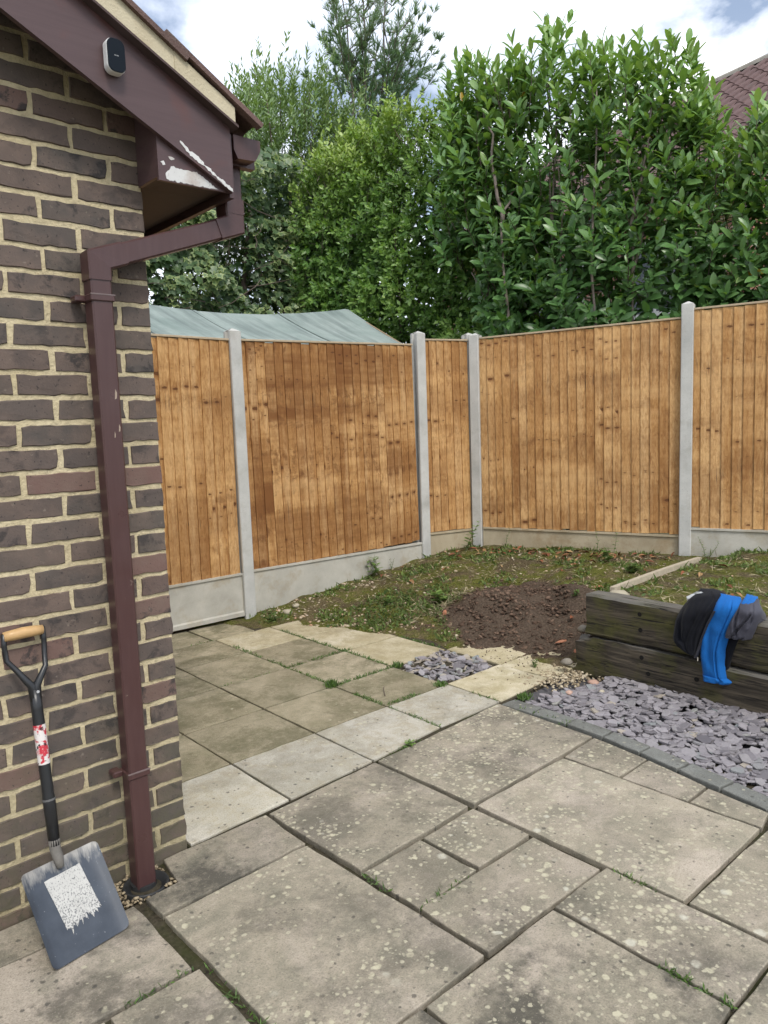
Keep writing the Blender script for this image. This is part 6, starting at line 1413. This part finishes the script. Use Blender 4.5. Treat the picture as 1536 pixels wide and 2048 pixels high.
# ================================================================== SMALL THINGS ON THE GROUND
def scatter():
    global rng
    rng = np.random.default_rng(91)
    ROCK = [(1, 0, 0), (-1, 0.1, 0.05), (0.1, 0.8, 0), (0, -0.85, 0.05), (0.05, 0, 0.7), (0, 0.1, -0.6), (0.65, 0.5, 0.35), (-0.6, -0.5, 0.3)]
    ROCK_F = [(4, 0, 6), (4, 6, 2), (4, 2, 1), (4, 1, 7), (4, 7, 3), (4, 3, 0), (5, 2, 0), (5, 1, 2), (5, 3, 1), (5, 0, 3), (0, 2, 6), (1, 3, 7)]
    def put(name, label, cat, P, size, mat, tone, sink=0.3, parent=None):
        n = len(P); X, Y, Z = frames(randdir(n) * [1, 1, 0.35], np.c_[rng.normal(0, .35, (n, 2)), np.ones(n)]); P = P.copy(); P[:, 2] += size * 0.35 - size * sink
        o = batch(name, ROCK, ROCK_F, P, X, Y, Z, np.c_[size, size * rng.uniform(0.6, 1, n), size * rng.uniform(0.5, 0.95, n)], mat, tone, parent); tag(o, label, cat, kind='stuff')
    # clods on the dug soil
    C = np.c_[rng.uniform(2.5, 3.95, 9000), rng.uniform(0.05, 1.75, 9000)]; d = dug_mask(C[:, 0], C[:, 1]); hp = np.exp(-(((C[:, 0] - 3.25) / 0.36) ** 2 + ((C[:, 1] - 1.08) / 0.34) ** 2)); C = C[rng.random(len(C)) < np.clip(d * 0.55 - 0.02 + 0.6 * hp, 0, 1)][:4400]
    put('soil_clods', 'dark crumbled clods of freshly dug soil heaped near the corner', 'soil', np.c_[C, soil_z(C[:, 0], C[:, 1])], 0.004 + 0.024 * rng.random(len(C)) ** 3.6, M['clod'], rng.random(len(C)))
    # soil crumbs thrown on to the cream slabs
    C = np.c_[rng.normal(2.55, 0.22, 420), rng.normal(0.42, 0.28, 420)]; C = C[(C[:, 0] > 1.9) & (C[:, 1] > 0.05) & ~((C[:, 0] < 2.36) & (C[:, 1] > 0.48))]
    put('soil_crumbs', 'specks of soil thrown on the cream slabs', 'soil', np.c_[C, np.maximum(soil_z(C[:, 0], C[:, 1]), PZ)], 0.002 + 0.006 * rng.random(len(C)) ** 2, M['clod'], rng.random(len(C)), 0.1)
    # pebbles: along the left fence foot, over the bed, tan gravel by the sleeper end
    A = np.c_[rng.uniform(1.95, 4.6, 8000), rng.uniform(0.05, 2.66, 8000)]; zz = soil_z(A[:, 0], A[:, 1])
    lf = 2.70 - 0.07 * (A[:, 0] - 1.9) - A[:, 1]
    w_ = 0.20 + 0.8 * np.exp(-(lf / 0.4) ** 2) * (A[:, 0] < 3.0) + 0.5 * np.exp(-((zz + 0.03) / 0.03) ** 2) * (A[:, 1] > 1.5)
    k = (rng.random(len(A)) < w_) & (zz > PZ - 0.005) & (dug_mask(A[:, 0], A[:, 1]) < 0.5) & (lf > 0.03) & (A[:, 0] < 4.45 + (2.35 - A[:, 1]) * 0.3)
    A, zz = A[k], zz[k]
    G = np.c_[rng.normal(2.42, 0.11, 420), rng.normal(0.07, 0.08, 420)]; G = G[(G[:, 0] < 2.57) & (G[:, 1] > -0.2)]
    K = np.c_[rng.uniform(2.75, 4.8, 260), rng.uniform(-1.6, -0.02, 260)]
    allp = np.r_[np.c_[A, zz], np.c_[G, np.maximum(soil_z(G[:, 0], G[:, 1]), PZ - 0.008) + 0.004], np.c_[K, soil_z(K[:, 0], K[:, 1])]]
    sz = np.r_[0.004 + 0.018 * rng.random(len(A)) ** 3.0, 0.005 + 0.015 * rng.random(len(G)) ** 1.6, 0.004 + 0.012 * rng.random(len(K)) ** 2]
    tn = np.r_[rng.beta(2, 2, len(A)), rng.uniform(0.0, 0.62, len(G)), rng.random(len(K))]
    put('pebbles', 'loose buff pebbles and gravel scattered over the weedy bed', 'gravel', allp, sz, M['pebble'], tn)
    gr = np.c_[rng.uniform(-0.30, -0.125, 330), rng.uniform(-0.175, -0.006, 330), rng.uniform(-0.062, -0.044, 330)]; gr = gr[np.hypot(gr[:, 0] + 0.2, gr[:, 1] + 0.088) > 0.077]
    put('drain_grit', 'small grit filling the gap beside the drain gully', 'gravel', gr, 0.004 + 0.008 * rng.random(len(gr)), M['pebble'], rng.uniform(0, 0.4, len(gr)), 0.0)
    # low green cover: moss sprigs, clover, grass
    n = 60000; A = np.c_[rng.uniform(1.85, 5.2, n), rng.uniform(-1.6, 2.66, n)]; zz = soil_z(A[:, 0], A[:, 1])
    pat = np.array([mnoise.noise(Vector((x * 3.2, y * 3.2, 9))) + 0.6 * mnoise.noise(Vector((x * 8, y * 8, 3))) for x, y in A])
    strip = np.exp(-(((A[:, 0] - 2.75) / 0.38) ** 2 + ((A[:, 1] - 1.75) / 0.33) ** 2))
    k = (pat + 0.9 * strip > 0.06 + 0.28 * rng.random(n)) & (zz > PZ - 0.002) & (dug_mask(A[:, 0], A[:, 1]) < 0.42) & (A[:, 0] < 4.42 + (2.35 - A[:, 1]) * 0.31) & ((A[:, 1] > 0.12) | (A[:, 0] > 2.74))
    k &= (2.69 - 0.07 * (A[:, 0] - 1.9) - A[:, 1]) > 0.02
    A, zz, st = A[k], zz[k], strip[k]; n = len(A)
    D = randdir(n, 0.05); X, Y, Z = frames(D, randdir(n, 0.3)); o = batch('ground_cover', SMALL, SMALL_F, np.c_[A, zz], X, Y, Z, np.c_[rng.uniform(0.010, 0.036, n) * (1 + 0.7 * (rng.random(n) < 0.08)), rng.uniform(0.012, 0.048, n) * (1 + 0.7 * (rng.random(n) < 0.08)), np.full(n, 0.02)], M['cover'], np.clip(rng.beta(2, 2, n) - 0.15 * (st > 0.4), 0, 1)); tag(o, 'low moss and small weeds creeping over the soil bed', 'ground cover', kind='stuff')
    # dry straw and cut grass
    n = 5200; A = np.c_[rng.uniform(2.2, 5.2, n), rng.uniform(-1.6, 2.6, n)]; B_ = np.c_[rng.normal(3.0, 0.16, 900), rng.normal(1.45, 0.13, 900)]; A = np.r_[A, B_]; zz = soil_z(A[:, 0], A[:, 1])
    k = ((A[:, 1] < 0.0) | (dug_mask(A[:, 0], A[:, 1]) < 0.5)) & (A[:, 0] < 4.42 + (2.35 - A[:, 1]) * 0.31) & (zz > -0.02) & ((2.67 - 0.07 * (A[:, 0] - 1.9) - A[:, 1]) > 0.02) & ((A[:, 1] > 0.12) | (A[:, 0] > 2.74)); A, zz = A[k], zz[k]; n = len(A)
    D = randdir(n) * [1, 1, 0.3] + [0, 0, 0.15]; X, Y, Z = frames(D, randdir(n, 0.4)); o = batch('dry_grass', NARROW, NARROW_F, np.c_[A, zz + 0.006], X, Y, Z, np.c_[rng.uniform(0.012, 0.025, n), rng.uniform(0.03, 0.09, n), np.full(n, 0.02)], mat_tone('straw', [(0, (0.13, 0.125, 0.075)), (0.5, (0.25, 0.21, 0.12)), (1, (0.42, 0.36, 0.22))], 0.8), rng.random(n)); tag(o, 'dry straw and cut grass strewn over the raised bed', 'dry grass', kind='stuff')
    # dead leaves
    n = 150; A = np.c_[rng.uniform(2.3, 5.0, n), rng.uniform(-1.2, 2.6, n)]; q = rng.random(n) < 0.55; tq = rng.random(n)
    A[q] = np.c_[4.40 + 0.55 * tq[q] - 0.16 - np.abs(rng.normal(0, 0.12, q.sum())), 2.36 - 1.75 * tq[q]]
    zz = soil_z(A[:, 0], A[:, 1]); k = (zz > 0.02) & (A[:, 0] < 4.35 + (2.35 - A[:, 1]) * 0.3); A, zz = A[k], zz[k]; n = len(A)
    D = randdir(n) * [1, 1, 0.25]; X, Y, Z = frames(D, np.c_[rng.normal(0, 0.3, (n, 2)), np.ones(n)]); o = batch('leaf_litter', LEAF, LEAF_F, np.c_[A, zz + 0.014], X, Y, Z, np.c_[rng.uniform(0.05, 0.09, n), rng.uniform(0.04, 0.095, n), rng.uniform(0.10, 0.28, n)], M['litter'], rng.random(n)); tag(o, 'dead brown and red leaves lying along the fence foot', 'leaves', kind='stuff')
    # moss and grass in the paving joints
    lines = [((1.42, 0.945), (1.88, 0.945), 1), ((0.95, 1.42), (1.30, 1.42), .25), ((1.41, 0.5), (1.41, 1.0), 1), ((1.41, 1.0), (1.41, 1.5), .8), ((1.41, 0.50), (1.88, 0.489), 1), ((1.42, 1.422), (1.95, 1.44), 1), ((1.42, 1.5), (1.42, 2.1), .7), ((1.876, 1.0), (1.876, 1.45), .9), ((1.41, 0.10), (1.41, 0.47), .45), ((1.88, 1.45), (1.88, 2.2), .6), ((1.87, 0.09), (1.87, 0.30), .3),
             ((1.86, -0.02), (1.87, -0.35), .5), ((-0.252, -0.60), (-0.25, -1.1), .25), ((0.346, -0.56), (0.348, -0.70), .4), ((0.352, -0.838), (0.60, -0.832), .3), ((0.652, -1.48), (0.652, -1.68), 1), ((0.95, -1.15), (0.95, -1.30), .5), ((-0.50, -0.580), (-0.28, -0.580), .25), ((1.0, 0.038), (1.25, 0.055), .25), ((0.40, 2.33), (1.4, 2.33), .15), ((2.36, 1.0), (2.36, 1.4), .6)]
    P = []
    for (a, c, dn) in lines:
        a, c = np.array(a), np.array(c); m = int(np.linalg.norm(c - a) * 900 * dn)
        t = rng.random(m); clump = np.array([mnoise.noise(Vector((a[0] * 9 + x * 6, a[1] * 5, 1))) for x in t]) > -0.25; t = t[clump]
        P.append(a + (c - a) * t[:, None] + rng.normal(0, 0.006, (len(t), 2)))
    P = np.concatenate(P); n = len(P); D = randdir(n, 0.15); X, Y, Z = frames(D, randdir(n))
    o = batch('joint_moss', NARROW, NARROW_F, np.c_[P, np.full(n, PZ - 0.008)], X, Y, Z, np.c_[rng.uniform(0.010, 0.022, n), rng.uniform(0.012, 0.034, n), np.full(n, 0.02)], M['weed'], rng.beta(1.5, 2.5, n)); tag(o, 'moss and fine grass growing in the paving joints', 'moss', kind='stuff')
scatter()

def grass_tuft(x, y, h, n, label, seed):
    global rng
    rng = np.random.default_rng(seed); e_z = PZ - 0.01
    D = unit(np.c_[rng.normal(0, 0.5, (n, 2)), np.ones(n)]); P = np.c_[rng.normal(0, 0.014, (n, 2)), np.zeros(n)]; X, Y, Z = frames(D, randdir(n))
    o = batch('grass_tuft', NARROW, NARROW_F, P, X, Y, Z, np.c_[np.full(n, 0.03), rng.uniform(0.5, 1, n) * h, np.full(n, 0.03)], M['weed'], rng.uniform(0.1, 0.7, n)); o.location = (x, y, e_z); tag(o, label, 'grass', 'grass tufts in the paving')
grass_tuft(1.40, 0.95, 0.06, 170, 'dark bushy tuft where four concrete slabs meet', 1)
grass_tuft(1.835, 0.50, 0.045, 110, 'grass tuft at the near corner of the slate pocket', 2)
grass_tuft(1.90, 0.93, 0.05, 80, 'grass tuft at the left corner of the slate pocket', 3)
grass_tuft(2.00, 0.03, 0.045, 190, 'grass tuft at the left tip of the slate chippings', 4)
grass_tuft(-0.248, -0.99, 0.035, 40, 'tiny tuft in the wide joint near the bottom edge', 5)

def weed_plant(x, y, h, n, leaf, label, seed, lean=(0, 0), stems=1, z=None, tone=0.5):
    global rng
    rng = np.random.default_rng(seed); zz = float(soil_z(np.array(x), np.array(y))) if z is None else z
    e = empty('weed_plant', (x, y, zz)); tag(e, label, 'weed', 'weeds in the garden')
    st = MB(); P, D, NR, S = [], [], [], []
    for s in range(stems):
        a = rng.uniform(0, 6.28); tip = np.array([lean[0] + (0.35 * h * math.cos(a) if stems > 1 else 0), lean[1] + (0.35 * h * math.sin(a) if stems > 1 else 0), h * (rng.uniform(0.6, 1) if stems > 1 else 1)])
        pts = limb((0, 0, -0.01), tip, 6, 0.006); st.add(*tube(pts, np.linspace(0.0028, 0.001, 7), 5))
        for k in range(n):
            t = 0.15 + 0.85 * (k + 0.5) / n; q = t * 6; i = min(int(q), 5); p = pts[i] + (pts[i + 1] - pts[i]) * (q - i)
            for sg in (0, math.pi):
                az = k * 1.57 + sg + rng.normal(0, 0.3); P.append(p); D.append([math.cos(az), math.sin(az), 0.30]); NR.append([-0.3 * math.cos(az), -0.3 * math.sin(az), 1]); S.append(leaf * (1.1 - 0.55 * t) * rng.uniform(0.8, 1.1))
    st.obj('stem', mat_plain('green_stem', (0.09, 0.13, 0.04), 0.6), e)
    X, Y, Z = frames(np.array(D), np.array(NR)); S = np.array(S); batch('leaves', LEAF, LEAF_F, np.array(P), X, Y, Z, np.c_[S * 1.25, S, S], M['weed'], np.clip(rng.normal(tone, 0.15, len(S)), 0, 1), e, True)
weed_plant(3.12, 2.55, 0.19, 3, 0.085, 'leafy weed clump against the long gravel board', 11, stems=5, tone=0.75)
weed_plant(3.33, 2.54, 0.10, 4, 0.022, 'dark curled weed right of the leafy clump', 12, (0.02, 0), 2, tone=0.2)
weed_plant(4.12, 2.36, 0.30, 6, 0.085, 'tall bramble like weed left of the corner posts', 13, (0.06, 0), 2, tone=0.6)
weed_plant(4.42, 2.10, 0.20, 7, 0.030, 'thin upright weed just right of the corner posts', 14, (0.0, -0.02), 1, tone=0.55)
weed_plant(4.66, 1.28, 0.20, 6, 0.036, 'left one of two thin weeds below the right fence panel', 15, (0.01, 0), 1, tone=0.55)
weed_plant(4.70, 1.12, 0.23, 6, 0.044, 'right one of two thin weeds below the right fence panel', 16, (0.01, 0), 1, tone=0.5)
weed_plant(4.93, 0.40, 0.23, 8, 0.032, 'wispy weed right of the post behind the raised bed', 17, (0.0, 0), 2, tone=0.6)
weed_plant(3.00, 1.62, 0.10, 3, 0.095, 'broad leaved weed on the bank above the dug soil', 18, stems=5, tone=0.65)
weed_plant(2.72, 1.92, 0.07, 3, 0.055, 'low clover like weed at the edge of the slabs', 19, stems=6, tone=0.5)
weed_plant(1.98, 2.45, 0.07, 4, 0.028, 'feathery weed clump by the post nearest the outbuilding', 20, stems=7, tone=0.35)
weed_plant(3.36, 0.62, 0.06, 3, 0.04, 'small weed sprouting from the dug soil', 21, stems=4, tone=0.6)
weed_plant(4.35, 0.95, 0.13, 4, 0.07, 'spreading weed patch below the right fence panel', 22, stems=7, tone=0.55)
weed_plant(4.15, 0.62, 0.09, 4, 0.065, 'bluish weed patch left of the short wood offcut', 23, stems=6, tone=0.3)
weed_plant(1.155, 0.045, 0.035, 3, 0.034, 'little green weed in the joint between pale and lichened slabs', 24, stems=5, z=PZ - 0.005, tone=0.8)
weed_plant(3.95, -0.75, 0.06, 3, 0.04, 'pale weed on the raised bed right of the jacket', 25, stems=4, tone=0.8)
weed_plant(2.46, 0.30, 0.05, 3, 0.022, 'small weed at the foot of the lower sleeper end', 26, stems=5, z=PZ, tone=0.35)

def debris():
    m = mat_concrete('red_brick_bit', (0.34, 0.14, 0.08), (0.44, 0.20, 0.12), (0.22, 0.13, 0.09), 0.4, 0.004)
    for i, (x, y, sx, sy, lab) in enumerate(((2.82, 1.40, 0.022, 0.012, 'upright shard of orange terracotta at the edge of the dug soil'), (2.90, 0.42, 0.06, 0.02, 'flat reddish brick shard sunk in the dug soil'), (2.82, 0.25, 0.05, 0.018, 'second reddish shard sunk nearer the sleeper end'), (3.65, 0.62, 0.06, 0.03, 'crumpled rust red leaf curl on top of the dug soil'))):
        r = random.Random(i); V, F = rough_stone(r, 7); z = float(soil_z(np.array(x), np.array(y)))
        hz = 0.035 if i == 0 else (0.02 if i == 3 else 0.012)
        tag(obj('brick_shard', [(a * sx, b_ * sy, c * hz) for a, b_, c in V], F, m, None, (x, y, z + hz * 0.3), (0, 0, r.uniform(-.5, .5))), lab, 'shard')
    tw = MB().add(*tube([(1.50, 0.60, PZ + 0.004), (1.56, 0.68, PZ + 0.007), (1.60, 0.72, PZ + 0.004)], [0.0022, 0.002, 0.0012], 5))
    tag(tw.obj('twig', M['bark']), 'thin dry twig lying on a dark concrete slab', 'twig')
debris()
